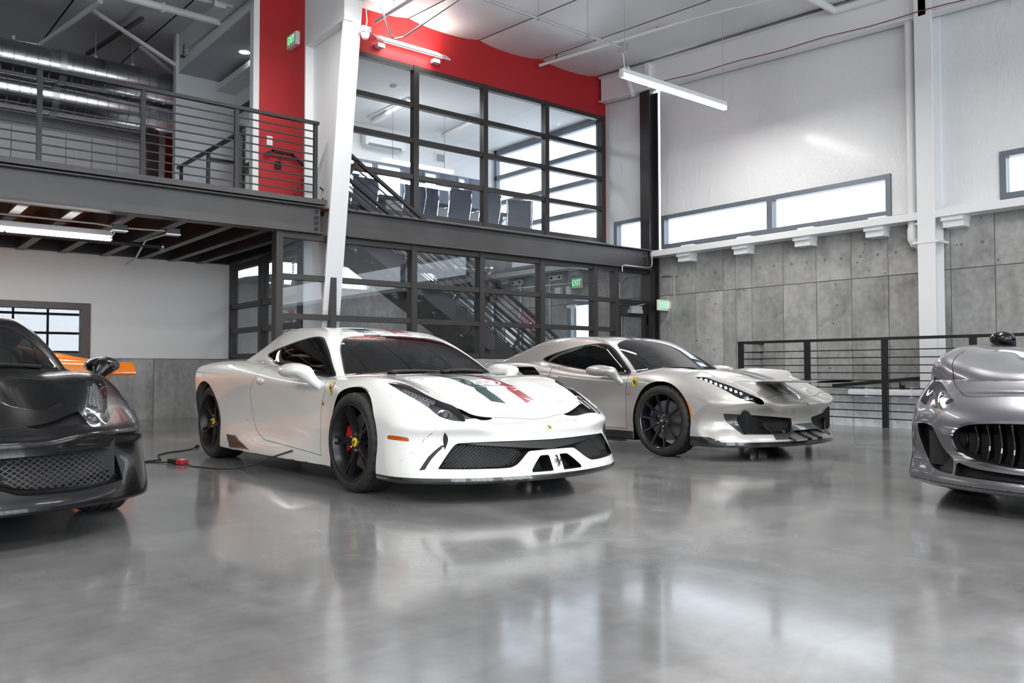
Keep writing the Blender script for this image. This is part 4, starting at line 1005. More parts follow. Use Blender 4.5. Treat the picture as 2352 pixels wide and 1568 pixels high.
rbox('frame', M_plastic, 9.85, 10.12, YF-.02, YF-.003, 5.26, 5.48, av)
for k in range(6): rbox('slat', M_alu, 9.89+.035*k, 9.90+.035*k, YF-.03, YF-.02, 5.29, 5.45, av)
for (x0, y0, x1, y1, lab) in ((8.05, 14.25, 7.98, 12.75, 'white tube light on the meeting room ceiling, left one'), (9.7, 14.22, 9.58, 12.8, 'white tube light on the meeting room ceiling, right one')):
    tl = thing('tube_light', lab, 'light'); RB().box(min(x0, x1)-.06, max(x0, x1)+.06, y1, y0, 5.74, 5.77).build('base', M_plastic, tl); RB().tube([(x0, y0, 5.69), (x1, y1, 5.69)], .055, 14).build('diffuser', M_plastic, tl, smooth=True)
sd = thing('smoke_detector', 'round white detector on the meeting room ceiling', 'detector'); RB().lathe([(0, -.05), (.04, -.05), (.07, -.02), (.08, 0)], 20, Matrix.Translation((7.42, 12.4, 5.768))).build('body', M_plastic, sd, smooth=True)
lp = thing('linear_pendant', 'glowing linear pendant over the meeting table', 'light'); RB().box(7.6, 9.15, 13.05, 13.12, 4.60, 4.66).build('diffuser', M_led, lp)
for x in (7.8, 8.95): RB().tube([(x, 13.08, 4.66), (x, 13.08, 5.76)], .004, 5).build('cable', M_black, lp)
tb = thing('meeting_table', 'long dark meeting table with overhanging end', 'table')
Mtab = mat('dark_table_top', (.05, .06, .085), .25)
RB().box(7.0, 10.9, 12.85, 13.75, 3.86, 3.94).build('table_top', Mtab, tb, bevel=.01)
for x in (7.5, 10.2): rbox('leg', Mtab, x, x+.12, 13.0, 13.6, 3.06, 3.86, tb)
Mmesh = mat('blue_grey_mesh', (.07, .09, .13), .6)
def office_chair(x, y, rz, label, proto=[None]):
    if proto[0] is None:
        c = thing('meeting_chair', label, 'chair', group='meeting room chairs')
        V = []; prof = [(.0, .46), (-.02, .55), (.02, .70), (.05, .85), (.04, 1.0), (.07, 1.06)]
        for d_ in (0, .02):
            for (yy, zz) in prof:
                for xx in (-.23, .23): V.append((xx, yy+d_+.22, zz))
        n = len(prof); F = []
        for s_ in (0, 1):
            for i in range(n-1):
                q = (s_*2*n+2*i, s_*2*n+2*i+1, s_*2*n+2*i+3, s_*2*n+2*i+2); F.append(q if s_ else q[::-1])
        MB().add(V, F).build('backrest', Mmesh, c, smooth=True)
        MB().box(-.24, .24, -.25, .22, .43, .48).build('seat', Mmesh, c, bevel=.02)
        for sx in (-.25, .25):
            MB().tube([(sx, .24, .44)]+[(sx, yy+.23, zz) for yy, zz in prof], .014, 8).build('side_frame', M_chrome, c, smooth=True)
            MB().tube([(sx, .24, .70), (sx*1.15, .1, .69), (sx*1.15, -.14, .68), (sx*1.1, -.18, .6), (sx, -.12, .45)], .013, 8).build('arm', M_chrome, c, smooth=True)
        MB().tube([(0, 0, .43), (0, 0, .1)], .03, 10).build('gas_lift', M_chrome, c)
        for k in range(5):
            t = 2*PI*k/5; MB().tube([(0, 0, .12), (.3*math.cos(t), .3*math.sin(t), .06)], .018, 6).build('foot', M_chrome, c)
        proto[0] = c
    else:
        c = copy_tree(proto[0]); c['label'] = label
    c.location = K((x, y, 3.02)); c.rotation_euler = (0, 0, rz); return c
for x, y, rz, lab in ((6.75, 12.45, PI, 'first meeting chair, at the left end behind the stair rails'), (7.65, 12.4, PI+.15, 'second meeting chair along the table, behind the window mullion'), (8.02, 12.5, PI-.1, 'third meeting chair along the table, with chrome arms'), (8.62, 12.35, PI, 'fourth meeting chair, its mesh back square to the window'), (9.25, 12.3, PI+.05, 'fifth meeting chair, next to the middle mullion'), (10.1, 13.9, .3, 'meeting chair beyond the table end'), (10.2, 12.4, PI-.5, 'meeting chair at the overhanging table end')):
    office_chair(x, y, rz, lab)

# ---------------------------------------------------------------- lamps and services of the hall
def linear_light(name, label, x0, x1, y, z, seams, w=.075):
    t = thing(name, label, 'light')
    RB().box(x0, x1, y-w/2, y+w/2, z-.01, z+.055).build('housing', M_trimw, t, bevel=.004)
    e = [x0+.012]+sum([[s-.006, s+.006] for s in seams], [])+[x1-.012]
    for a, b_ in zip(e[::2], e[1::2]):
        RB().box(a, b_, y-w/2+.004, y+w/2-.004, z-.065, z-.01).build('diffuser', M_led, t, bevel=.015)
    for a in (x0, x1-.012): RB().box(a, a+.012, y-w/2, y+w/2, z-.066, z-.01).build('end_cap', M_trimw, t)
    return t
pl = linear_light('pendant_light', 'long glowing white pendant light near the right wall', 8.13, 10.42, 7.66, 4.83, [9.29])
for x, z1 in ((8.2, ceil_z(7.66)-.05), (10.37, ceil_z(7.66)-.03)): RB().tube([(x, 7.66, 4.88), (x, 7.66, z1)], .0035, 5).build('suspension_wire', M_conduit, pl)
ul = linear_light('strip_light', 'glowing strip light hung under the mezzanine', -1.2, 2.565, 10.97, 2.47, [.2, 1.44], .10)
tl = linear_light('pendant_light', 'glowing pendant light end at the top by the white column', 2.9, 5.30, 8.88, 5.43, [4.1])
wu = thing('wall_uplight', 'grey angled wall light glowing on the red wall', 'light')
M4 = Matrix.Rotation(.5, 4, 'X')
v = RB()
v.add([(6.30, YR-.26, 5.90), (7.68, YR-.26, 5.90), (7.68, YR-.10, 6.02), (6.30, YR-.10, 6.02), (6.30, YR-.25, 5.875), (7.68, YR-.25, 5.875), (7.68, YR-.09, 5.995), (6.30, YR-.09, 5.995)], [(0, 1, 2, 3), (7, 6, 5, 4), (0, 4, 5, 1), (1, 5, 6, 2), (2, 6, 7, 3), (3, 7, 4, 0)]).build('housing', M_alloy, wu, bevel=.003)
RB().add([(6.42, YR-.255, 5.872), (7.52, YR-.255, 5.872), (7.52, YR-.15, 5.945), (6.42, YR-.15, 5.945)], [(3, 2, 1, 0)]).build('lens', M_led, wu)
RB().add([(6.42, YR-.25, 5.912), (7.52, YR-.25, 5.912), (7.52, YR-.12, 6.012), (6.42, YR-.12, 6.012)], [(0, 1, 2, 3)]).build('lens', M_led, wu)
for x in (6.46, 7.5): RB().box(x-.06, x+.06, YR-.13, YR-.03, 5.84, 5.90).build('bracket', M_trimw, wu)
for nm, x, z, e in (('wall_light_glow', 6.97, 5.99, 9),):
    l = bpy.data.lights.new(nm, 'AREA'); l.shape = 'RECTANGLE'; l.size = 1.1*KS; l.size_y = .12; l.energy = e; l.color = (1, .86, .68)
    lo = bpy.data.objects.new(nm, l); COL.objects.link(lo); lo.location = K((x, YR-.20, 6.05)); lo.rotation_euler = (PI-.55, 0, 0)
cz = 5.17
cq = thing('conduit_grid', 'hung grey conduit with couplings and V bend ending in a box over the pendant light', 'conduit')
RB().tube([(5.76, 7.66, cz), (8.15, 7.66, cz)], .013, 8).build('conduit_run', M_conduit, cq, smooth=True)
RB().tube([(5.78, 7.69, cz+.03), (8.1, 7.69, cz+.03)], .010, 8).build('conduit_run', M_conduit, cq, smooth=True)
RB().tube([(5.16, 8.95, 5.36), (5.40, 9.1, 5.09), (5.46, 9.12, 5.07), (5.54, 9.02, 5.085), (5.54, 7.66, 5.15), (5.6, 7.6, 5.16), (5.76, 7.66, cz)], .013, 8).build('conduit_run', M_conduit, cq, smooth=True)
RB().box(8.12, 8.22, 7.60, 7.72, cz-.07, cz+.06).build('junction_box', M_conduit, cq, bevel=.005)
for x in (6.65, 7.5): RB().tube([(x, 7.66, cz-.03), (x, 7.66, ceil_z(7.66)-.05)], .005, 6).box(x-.02, x+.02, 7.64, 7.68, cz-.02, cz+.02).build('hanger', M_conduit, cq)
RB().tube([(8.17, 7.66, cz-.07), (8.18, 7.66, 5.0), (8.2, 7.66, 4.88)], .006, 6).build('drop_cord', M_plastic, cq)
sp = thing('sprinkler_main', 'thin white sprinkler pipe under the ceiling with two upright heads', 'pipe')
RB().tube([(9.66, 11.1, 6.27), (10.20, 7.9, 6.25), (10.9, 3.0, 5.9)], .025, 10).build('pipe_run', M_pvc, sp, smooth=True)
for t in (.12, .75): RB().tube([(9.66+.54*t, 11.1-3.2*t, 6.28), (9.66+.54*t, 11.1-3.2*t, 6.36)], .008, 6).lathe([(.022, 0), (.022, .01), (0, .01)], 10, Matrix.Translation((9.66+.54*t, 11.1-3.2*t, 6.36))).build('sprinkler_head', mat('brass_dark', (.12, .07, .04), .4, .8), sp)
RB().tube([(9.70, 10.85, 6.29), (9.70, 10.85, 6.45)], .006, 6).build('hanger', M_conduit, sp)
tag(RB().tube([(6.2, 10.9, 6.08), (6.22, 9.7, 6.08)], .026, 10).build('pipe_stub', M_pvc, None, smooth=True), 'white pipe stub above the wall light', 'pipe')
sn = thing('motion_sensor', 'grey box with white dome sensor hanging on cords beside the white column', 'sensor')
RB().box(5.12, 5.25, 9.33, 9.45, 5.16, 5.24).build('back_box', M_conduit, sn, bevel=.006); RB().lathe([(0, -.075), (.035, -.07), (.05, -.04), (.06, 0)], 20, Matrix.Translation((5.19, 9.39, 5.16))).build('dome', M_plastic, sn, smooth=True)
RB().tube([(5.2, 9.39, 5.24), (5.215, 9.39, 5.33), (5.18, 9.39, 5.7)], .008, 6).build('cord', M_plastic, sn)
# services under the mezzanine
ug = thing('conduit_run', 'grey conduit with two boxes under the mezzanine joists', 'conduit')
RB().tube([(-2, 10.35, 2.52), (2.3, 10.47, 2.52), (2.55, 10.47, 2.50), (3.1, 10.35, 2.50)], .012, 8).build('conduit', M_conduit, ug, smooth=True)
RB().tube([(3.1, 10.4, 2.49), (3.05, 11.3, 2.50), (3.45, 13.3, 2.50), (3.45, 13.85, 2.47)], .014, 8).build('conduit', M_conduit, ug, smooth=True)
for x, y in ((2.53, 10.47), (3.1, 10.36)): RB().box(x-.08, x+.08, y-.06, y+.06, 2.46, 2.53).build('junction_box', M_black, ug, bevel=.004); RB().box(x-.085, x+.085, y-.065, y+.065, 2.45, 2.462).build('cover', M_conduit, ug)
RB().tube([(2.5, 10.5, 2.46), (2.5, 10.7, 2.40), (2.48, 10.95, 2.45)], .007, 6).build('flex_whip', M_conduit, ug, smooth=True)
bp = thing('black_pipe', 'black pipe with capped end under the mezzanine', 'pipe')
RB().tube([(-2, 11.7, 2.50), (3.36, 11.73, 2.50)], .03, 10).build('pipe_run', M_black, bp, smooth=True); RB().lathe([(0, 0), (.06, 0), (.06, .03), (0, .03)], 16, Matrix.Translation((3.36, 11.73, 2.5)) @ Matrix.Rotation(PI/2, 4, 'Y')).build('end_cap', M_galv, bp)

# ---------------------------------------------------------------- battery tender lead on the floor
ch = thing('battery_charger', 'small red and black battery charger lying on the floor by the white car', 'charger')
M_rub = mat('black_rubber', (.012, .012, .013), .55)
ang = math.atan2(7.36-7.584, 2.338-2.274)
Mc = Matrix.Translation((2.306, 7.47, 0)) @ Matrix.Rotation(ang, 4, 'Z')
MB().box(-.11, .02, -.035, .035, .004, .045, Mc).build('case', M_rub, ch, bevel=.006); MB().box(.02, .11, -.035, .035, .004, .046, Mc).build('red_end', mat('charger_red', (.5, .03, .03), .4), ch, bevel=.006); MB().box(.05, .09, -.02, .02, .046, .048, Mc).build('label_plate', M_plastic, ch)
c1 = MB().tube([(2.28, 7.58, .012), (2.20, 7.70, .006), (2.12, 7.80, .006), (2.17, 7.86, .006), (2.29, 7.90, .006), (2.33, 8.1, .006), (2.39, 8.34, .006), (2.54, 8.54, .006), (2.70, 8.62, .006), (2.82, 8.72, .006), (2.94, 8.90, .012)], .006, 6)
c1.tube([(2.93, 8.88, .015), (2.97, 8.95, .015)], .018, 8)
tag(c1.build('charger_lead', M_rub, None, smooth=True), 'black lead with plug curling on the floor behind the charger', 'cable')
c2 = MB().tube([(2.335, 7.37, .014), (2.34, 7.2, .006), (2.44, 6.87, .006), (2.58, 6.80, .006), (2.65, 6.60, .05), (2.675, 6.28, .139), (2.69, 5.97, .21)], .006, 6)
tag(c2.build('charger_lead', M_rub, None, smooth=True), 'black lead running from the charger up under the white car door', 'cable')
# ---------------------------------------------------------------- the rest of the hall behind the camera: walls with glazed overhead doors
def rear_wall():
    w_ = struct(MB().box(-9.2, 12.4, -8.4, -8.2, 4.6, 6.2).box(-9.2, -8.0, -8.4, -8.2, 0, 4.6).box(-3.2, -2.0, -8.4, -8.2, 0, 4.6).box(2.8, 4.0, -8.4, -8.2, 0, 4.6).box(8.8, 12.4, -8.4, -8.2, -.8, 4.6).build('wall_front', M_white), 'white wall with glazed overhead doors behind the viewer')
    n = 13
    for x0 in (-8.0, -2.0, 4.0):
        d = thing('door_%d' % n, 'glazed overhead door behind the viewer', None); struct(d); n += 1
        for k in range(6): MB().box(x0, x0+4.8, -8.34, -8.27, .0+.76*k-.05 if k else 0, .76*k+.05).build('rail', M_frame, d)
        for k in range(5): MB().box(x0+1.2*k-.04, x0+1.2*k+.04, -8.34, -8.27, 0, 4.6).build('stile', M_frame, d)
        for k in range(4): MB().box(x0+1.2*k+.04, x0+1.2*k+1.16, -8.31, -8.30, .05, 4.55).build('pane', M_glass, d)
    struct(MB().box(-9.4, -9.2, -8.4, 18.5, 0, 7.4).build('wall_left', M_white), 'white left wall outside the view')
    struct(MB().box(-9.2, -1.5, 14.5, 14.6, 0, 2.7).build('wall_rear_left', M_white), 'white wall at the left end of the recess')
rear_wall()
def lamp_glow(name, x, y, z, lx, e, col=(1, .97, .93)):
    l = bpy.data.lights.new(name, 'AREA'); l.shape = 'RECTANGLE'; l.size = lx; l.size_y = .07; l.energy = e; l.color = col
    o = bpy.data.objects.new(name, l); COL.objects.link(o); o.location = (x, y, z); return o
rows = (('first', 'front', -4.5, 5.5), ('first', 'rear', -4.5, 1.5), ('second', 'front', 1.0, 1.2), ('second', 'rear', 1.0, -3.5), ('third', 'rear', 6.5, -3.0), ('first', 'last', -4.5, -4.5), ('third', 'front', 5.6, 3.2))
for r_, p_, x, y in rows:
    z = 4.9
    linear_light('pendant_light', 'glowing pendant light above the viewer, %s one of the %s row' % (p_, r_), x, x+2.4, y, z, [x+1.2])
    q = K((x+1.2, y, z-.07)); lamp_glow('pendant_glow', q[0], q[1], q[2], 2.4, LAMP)
for x0, x1, y, z in ((8.13, 10.42, 7.66, 4.83), (2.9, 5.3, 8.88, 5.43)):
    q = K(((x0+x1)/2, y, z-.07)); lamp_glow('pendant_glow', q[0], q[1], q[2], x1-x0, LAMP*.6)
q = K((.7, 10.97, 2.40)); lamp_glow('strip_glow', q[0], q[1], q[2], 3.6, 45)
for q in ((8.0, 12.6, 2.93, 30), (8.2, 13.0, 5.72, 60)):
    p = K(q[:3]); o = lamp_glow('office_glow', p[0], p[1], p[2], 2.2, q[3], (.95, .98, 1)); o.data.size_y = 1.2
# daylight entering through the three overhead doors
for k, x0 in enumerate((-8.0, -2.0, 4.0)):
    l = bpy.data.lights.new('door_daylight', 'AREA'); l.shape = 'RECTANGLE'; l.size = 4.7; l.size_y = 4.4; l.energy = DAY; l.color = (.93, .97, 1)
    o = bpy.data.objects.new('door_daylight', l); COL.objects.link(o); o.location = (x0+2.4, -8.55, 2.35); o.rotation_euler = (PI/2, 0, 0)
# ---------------------------------------------------------------- cars
def paint(name, col, metal=0, rough=.35, coat=1, coat_rough=.02, flake=0):
    m = mat(name, col, rough, metal, coat, coat_rough)
    if flake:
        nt = m.node_tree; b = nt.nodes['Principled BSDF']; tc = nt.nodes.new('ShaderNodeTexCoord'); v = nt.nodes.new('ShaderNodeTexVoronoi'); v.inputs['Scale'].default_value = 900
        nt.links.new(tc.outputs['Object'], v.inputs['Vector']); r = ramp(nt, [(0, tuple(c*(1-flake) for c in col)), (1, tuple(min(1, c*(1+flake)) for c in col))])
        sc = nt.nodes.new('ShaderNodeSeparateColor'); nt.links.new(v.outputs['Color'], sc.inputs[0]); nt.links.new(sc.outputs[0], r.inputs[0]); nt.links.new(r.outputs[0], b.inputs['Base Color'])
    return m
M_tyre = mat('tyre_rubber', (.024, .023, .022), .62, bump=(90, .1, .002))
M_letter = mat('tyre_lettering', (.004, .004, .004), .8)
M_gap = mat('panel_gap', (.03, .03, .03), .8)
M_blackp = mat('satin_black_plastic', (.012, .012, .013), .38)
M_carbon = mat('gloss_carbon', (.016, .016, .017), .25, coat=1)
M_cabin = mat('dark_cabin', (.010, .010, .011), .75)
M_leather = mat('dark_leather', (.018, .018, .02), .5)
M_redlea = mat('red_leather', (.16, .015, .02), .5)
M_cglass = glass_mat('tinted_car_glass', (.62, .72, .72), .55, ior=1.62)
M_sglass = glass_mat('dark_side_glass', (.30, .33, .34), .5, ior=1.62)
M_lens = glass_mat('lamp_lens', (.95, .96, .98), .95, ior=1.55)
M_yellow = mat('badge_yellow', (.85, .58, .02), .35, coat=.6)
M_amber = mat('amber_lens', (.50, .09, .004), .25, coat=.8)
M_amber2 = mat('orange_marker', (.80, .20, .01), .3, coat=.8)
M_taill = mat('tail_lamp_red', (.28, .01, .015), .15, coat=1)
M_lampb = mat('lamp_bowl_grey', (.16, .16, .17), .25, .5)
M_lampd = mat('lamp_bowl_dark', (.03, .03, .034), .3)
M_disc = mat('brake_disc_grey', (.22, .22, .23), .4, .7)
M_calr = mat('caliper_red', (.55, .015, .02), .3, coat=.6)
M_calb = mat('caliper_navy', (.02, .025, .06), .3, coat=.6)
M_rimb = mat('satin_black_rim', (.012, .0125, .014), .33)
M_rimg = mat('gloss_black_rim', (.014, .014, .016), .16, coat=.6)
M_nut = mat('steel_nut', (.32, .32, .33), .3, 1)
HORSE = [(.30, .98), (.36, .93), (.42, .90), (.50, .80), (.56, .66), (.66, .56), (.74, .52), (.82, .62), (.84, .74), (.78, .86), (.92, .80), (.95, .62), (.86, .46), (.80, .40), (.84, .28), (.74, .18), (.78, .06), (.66, .04), (.66, .16), (.70, .28), (.60, .32), (.56, .20), (.44, .10), (.46, 0), (.36, .02), (.38, .14), (.48, .26), (.50, .36), (.42, .48), (.34, .50), (.22, .42), (.14, .50), (.20, .54), (.30, .57), (.32, .62), (.20, .62), (.12, .70), (.18, .72), (.34, .70), (.34, .78), (.24, .80), (.18, .86), (.24, .92)]

def np_mesh(name, V, T, N, m, parent, smooth=True):
    me = bpy.data.meshes.new(name); V = np.asarray(V, np.float32); T = np.asarray(T, np.int32)
    me.vertices.add(len(V)); me.vertices.foreach_set('co', V.ravel())
    me.loops.add(T.size); me.loops.foreach_set('vertex_index', T.ravel())
    me.polygons.add(len(T)); me.polygons.foreach_set('loop_start', np.arange(0, T.size, T.shape[1], dtype=np.int32)); me.polygons.foreach_set('loop_total', np.full(len(T), T.shape[1], np.int32))
    me.update(calc_edges=True); me.validate()
    if smooth: me.polygons.foreach_set('use_smooth', [True]*len(me.polygons))
    if N is not None: me.normals_split_custom_set_from_vertices(np.asarray(N, float).tolist())
    me.materials.append(m)
    o = bpy.data.objects.new(name, me); COL.objects.link(o)
    if parent: o.parent = parent
    return o
def boundary(T):
    e = np.concatenate([T[:, [0, 1]], T[:, [1, 2]], T[:, [2, 0]]]); k = np.sort(e, 1); key = k[:, 0].astype(np.int64)*(T.max()+1)+k[:, 1]
    u, i, c = np.unique(key, return_index=True, return_counts=True); return e[i[c == 1]]
def pocket(name, P, off, m, parent, wall=None):
    """a recess: the patch pushed in by off plus its side walls"""
    V, T, N = P
    if len(T) == 0: return None
    off = np.asarray(off, float); V2 = V+off if off.ndim == 1 else V+off
    B = boundary(T); n = len(V)
    VV = np.concatenate([V2, V]); Q = np.concatenate([np.stack([B[:, 1], B[:, 0], B[:, 0]+n], 1), np.stack([B[:, 1], B[:, 0]+n, B[:, 1]+n], 1)])
    o = np_mesh(name, V2, T, N, m, parent)
    w_ = np_mesh('recess_wall', VV, Q, None, wall or m, o, smooth=False)
    return o
def split_side(P):
    V, T, N = P; c = V[T].mean(1)[:, 0]; out = []
    for s in (c < 0, c >= 0):
        t = T[s]
        if len(t) == 0: out.append(None); continue
        u, inv = np.unique(t, return_inverse=True); out.append((V[u], inv.reshape(-1, 3), N[u]))
    return out
def basis(n):
    n = np.array(n, float); n /= np.linalg.norm(n); a = np.cross([0, 0, 1.], n)
    if np.linalg.norm(a) < .1: a = np.cross([0, 1., 0], n)
    a /= np.linalg.norm(a); return a, np.cross(n, a), n
class Cutter:
    def __init__(s, skin): s.s = skin
    def pr(s, proj):
        x, y, z = s.s.V.T; ax = np.abs(x); N = s.s.N
        if proj == 'side': return y, z, ax > .35, None
        if proj == 'top': return x, y, (N[:, 2] > .05), None
        if proj == 'front': return ax, z, (N[:, 1] < .25) & (y < -.1), None
        a, b, n = basis(proj); P = np.stack([ax, y, z], 1); Nn = np.stack([np.where(x < 0, -N[:, 0], N[:, 0]), N[:, 1], N[:, 2]], 1)
        return P @ a, P @ b, (Nn @ n > .12), (a, b)
    def pts(s, pts, ab):
        if ab is None: return pts
        a, b = ab; return [tuple([np.dot(p[:3], a), np.dot(p[:3], b)]+list(p[3:])) for p in pts]
    def poly(s, name, proj, pts, only=('body',), mask=None, per=8):
        X, Y, m, ab = s.pr(proj)
        if mask is not None: m = m & mask(*s.s.V.T)
        s.s.cut(poly_sdf(X, Y, s.pts(pts, ab), m, per), name, list(only)); return s
    def line(s, proj, pts, width=.006, only=('body',), name='gap', mask=None, per=8, closed=False):
        X, Y, m, ab = s.pr(proj)
        if mask is not None: m = m & mask(*s.s.V.T)
        q = s.pts(pts, ab)
        if closed:
            P = dense(q, True, per); q = [tuple(p) for p in P]+[tuple(P[0])]; per = 1
            d = np.full(X.shape, 1.0); P = np.array(q); lo, hi = P.min(0)-.06, P.max(0)+.06
            k = (X > lo[0]) & (X < hi[0]) & (Y > lo[1]) & (Y < hi[1]) & m
            d[k] = seg_dist(X[k], Y[k], P, False)-width/2
        else: d = line_sdf(X, Y, q, width, m, per)
        s.s.cut(d, name, list(only)); return s
    def disc(s, name, proj, c, r, only=('body',), mask=None):
        X, Y, m, ab = s.pr(proj)
        if mask is not None: m = m & mask(*s.s.V.T)
        s.s.cut(np.where(m, np.hypot(X-c[0], Y-c[1])-r, 1.0), name, list(only)); return s
    def field(s, name, d, only=('body',)):
        s.s.cut(d(*s.s.V.T, s.s.N), name, list(only)); return s

# ---- wheels (axis along local z, outer face at +z)
def bend_text(name, s_, size, r0, ang, z, m, parent):
    cu = bpy.data.curves.new(name, 'FONT'); cu.body = s_; cu.size = size; cu.align_x = 'CENTER'
    o = bpy.data.objects.new('tmp', cu); COL.objects.link(o); bpy.context.view_layer.update()
    me = bpy.data.meshes.new_from_object(o.evaluated_get(bpy.context.evaluated_depsgraph_get())); bpy.data.objects.remove(o); bpy.data.curves.remove(cu)
    for v in me.vertices:
        r = r0+v.co.y; t = ang-v.co.x/r0; v.co = (r*math.cos(t), r*math.sin(t), z)
    me.name = name; me.materials.clear(); me.materials.append(m); p = bpy.data.objects.new(name, me); COL.objects.link(p); p.parent = parent; return p
def spoke_mesh(name, segs, m, parent, rot):
    """segs: list of (r, tangential centre, half width, z top, thickness)"""
    V = []; F = []
    for r, t, w, zt, th in segs:
        for dt, dz in ((-w, -th), (-w*.8, 0), (w*.8, 0), (w, -th)): V.append((r, t+dt, zt+dz))
    for i in range(len(segs)-1):
        a = i*4
        for k in range(4): F.append((a+k, a+(k+1) % 4, a+4+(k+1) % 4, a+4+k))
    F.append((3, 2, 1, 0)); b = (len(segs)-1)*4; F.append((b, b+1, b+2, b+3))
    M = Matrix.Rotation(rot, 4, 'Z'); V = [tuple(M @ Vector(p)) for p in V]
    return MB().add(V, F).build(name, m, parent, smooth=True, angle=.7)
def make_wheel(style, R, w, rim, phase, cal, calang, cap, parent, rr=.262):
    """wheel: the rim barrel with tyre, spokes, hub parts as its own children"""
    h = w/2
    prof = [(rr-.004, h-.020), (rr+.006, h-.010), (rr+.003, h-.004), (rr-.006, h-.006), (rr-.016, h-.022), (rr-.022, h-.05), (rr-.03, h-.14), (rr-.022, -h+.02), (rr, -h+.01)]
    if style == 'split5': prof = [(rr-.004, h-.012), (rr+.006, h-.004), (rr+.002, h), (rr-.010, h-.003), (rr-.018, h-.022), (rr-.030, h-.055), (rr-.036, h-.14), (rr-.024, -h+.02), (rr, -h+.01)]
    W_ = MB().lathe(prof, 56).build('wheel', rim, parent, smooth=True, angle=.9)
    n = 120; tp = [(rr-.002, -h+.012), (rr+.02, -h+.0), (R-.03, -h-.004), (R-.012, -h+.012), (R-.002, -h+.03)]
    for g in (-.066, -.022, .022, .066): tp += [(R, h*g/.1-.007), (R-.007, h*g/.1-.005), (R-.007, h*g/.1+.005), (R, h*g/.1+.007)]
    tp += [(R-.001, h-.034), (R-.004, h-.022), (R-.014, h-.010), (R-.026, h-.002), (rr+.03, h+.003), (rr+.012, h+.0), (rr-.001, h-.012)]
    mb = MB().lathe(tp, n)
    for i, (r, z) in enumerate(tp):
        if r > R-.015 and abs(z) > h*.55:
            for k in range(0, n, 4):
                x, y, zz = mb.v[i*n+k]; f = (r-.006)/r; mb.v[i*n+k] = (x*f, y*f, zz-.002*(1 if zz > 0 else -1))
    mb.build('tyre', M_tyre, W_, smooth=True, angle=.5)
    for a in (PI*.28, PI*1.28): bend_text('sidewall_lettering', 'MICHELIN', .034, R-.046, a, h+.0038, M_letter, W_)
    if style == 'split5':
        for k in range(5):
            a = phase+2*PI*k/5
            spoke_mesh('spoke', [(.045, 0, .034, h-.052, .03), (.085, 0, .026, h-.040, .034), (.135, 0, .025, h-.034, .036), (.150, 0, .0255, h-.033, .036)], rim, W_, a)
            for s in (-1, 1): spoke_mesh('spoke_prong', [(.140, s*.0155, .0098, h-.034, .036), (.19, s*.0185, .0105, h-.028, .034), (.246, s*.023, .012, h-.016, .03)], rim, W_, a)
            spoke_mesh('spoke_web', [(.140, 0, .016, h-.05, .02), (.246, 0, .02, h-.036, .02)], rim, W_, a)
    else:
        for k in range(10):
            a = phase+2*PI*k/10; s = 1 if k % 2 else -1
            spoke_mesh('spoke', [(.05, -s*.016, .016, h-.045, .03), (.085, -s*.010, .013, h-.030, .034), (.15, 0, .0105, h-.022, .03), (.252, 0, .0085, h-.008, .02)], rim, W_, a)
    MB().lathe([(0, h-.046), (.05, h-.046), (.066, h-.052), (.07, h-.09), (.06, h-.12)], 30).build('hub', rim, W_, smooth=True, angle=.6)
    for k in range(5):
        a = phase+2*PI*(k+.5)/5; M = Matrix.Rotation(a, 4, 'Z') @ Matrix.Translation((.057, 0, h-.05))
        MB().lathe([(0, .018), (.008, .018), (.011, .014), (.011, 0)], 6, M).build('lug_nut', M_nut, W_)
    MB().lathe([(0, h-.031), (.026, h-.032), (.031, h-.036), (.031, h-.05)], 28).build('centre_cap', M_yellow if cap else rim, W_, smooth=True, angle=.6)
    hs = .040; M = Matrix.Rotation(-PI/2, 4, 'Z'); 
    MB().prism([((p[0]-.5)*hs*.8, (p[1]-.5)*hs) for p in HORSE], h-.031, h-.0295, M).build('cap_emblem', M_blackp if cap else M_chrome, W_)
    MB().lathe([(.06, -.02), (.19, -.02), (.19, .012), (.06, .012)], 48).build('brake_disc', M_disc, W_, smooth=True, angle=.5)
    c = []; 
    for i in range(9):
        t = calang-.45+.9*i/8; c.append(t)
    V = []; F = []
    for t in c:
        for r, z in ((.118, .0), (.118, .034), (.150, .048), (.195, .044), (.212, .02), (.212, -.01)): V.append((r*math.cos(t), r*math.sin(t), z))
    for i in range(8):
        for k in range(5): F.append((i*6+k, i*6+k+1, i*6+7+k, i*6+6+k))
    F.append(tuple(range(6))); F.append(tuple(range(53, 47, -1)))
    MB().add(V, F).build('caliper', cal, W_, smooth=True, angle=.6)
    return W_
def place_wheel(w_, x, y, z):
    """outer face towards -x for negative x"""
    if x < 0: R3 = Matrix(((0, 0, -1, 0), (-1, 0, 0, 0), (0, 1, 0, 0), (0, 0, 0, 1)))
    else: R3 = Matrix(((0, 0, 1, 0), (1, 0, 0, 0), (0, 1, 0, 0), (0, 0, 0, 1)))
    w_.matrix_local = Matrix.Translation((x, y, z)) @ R3

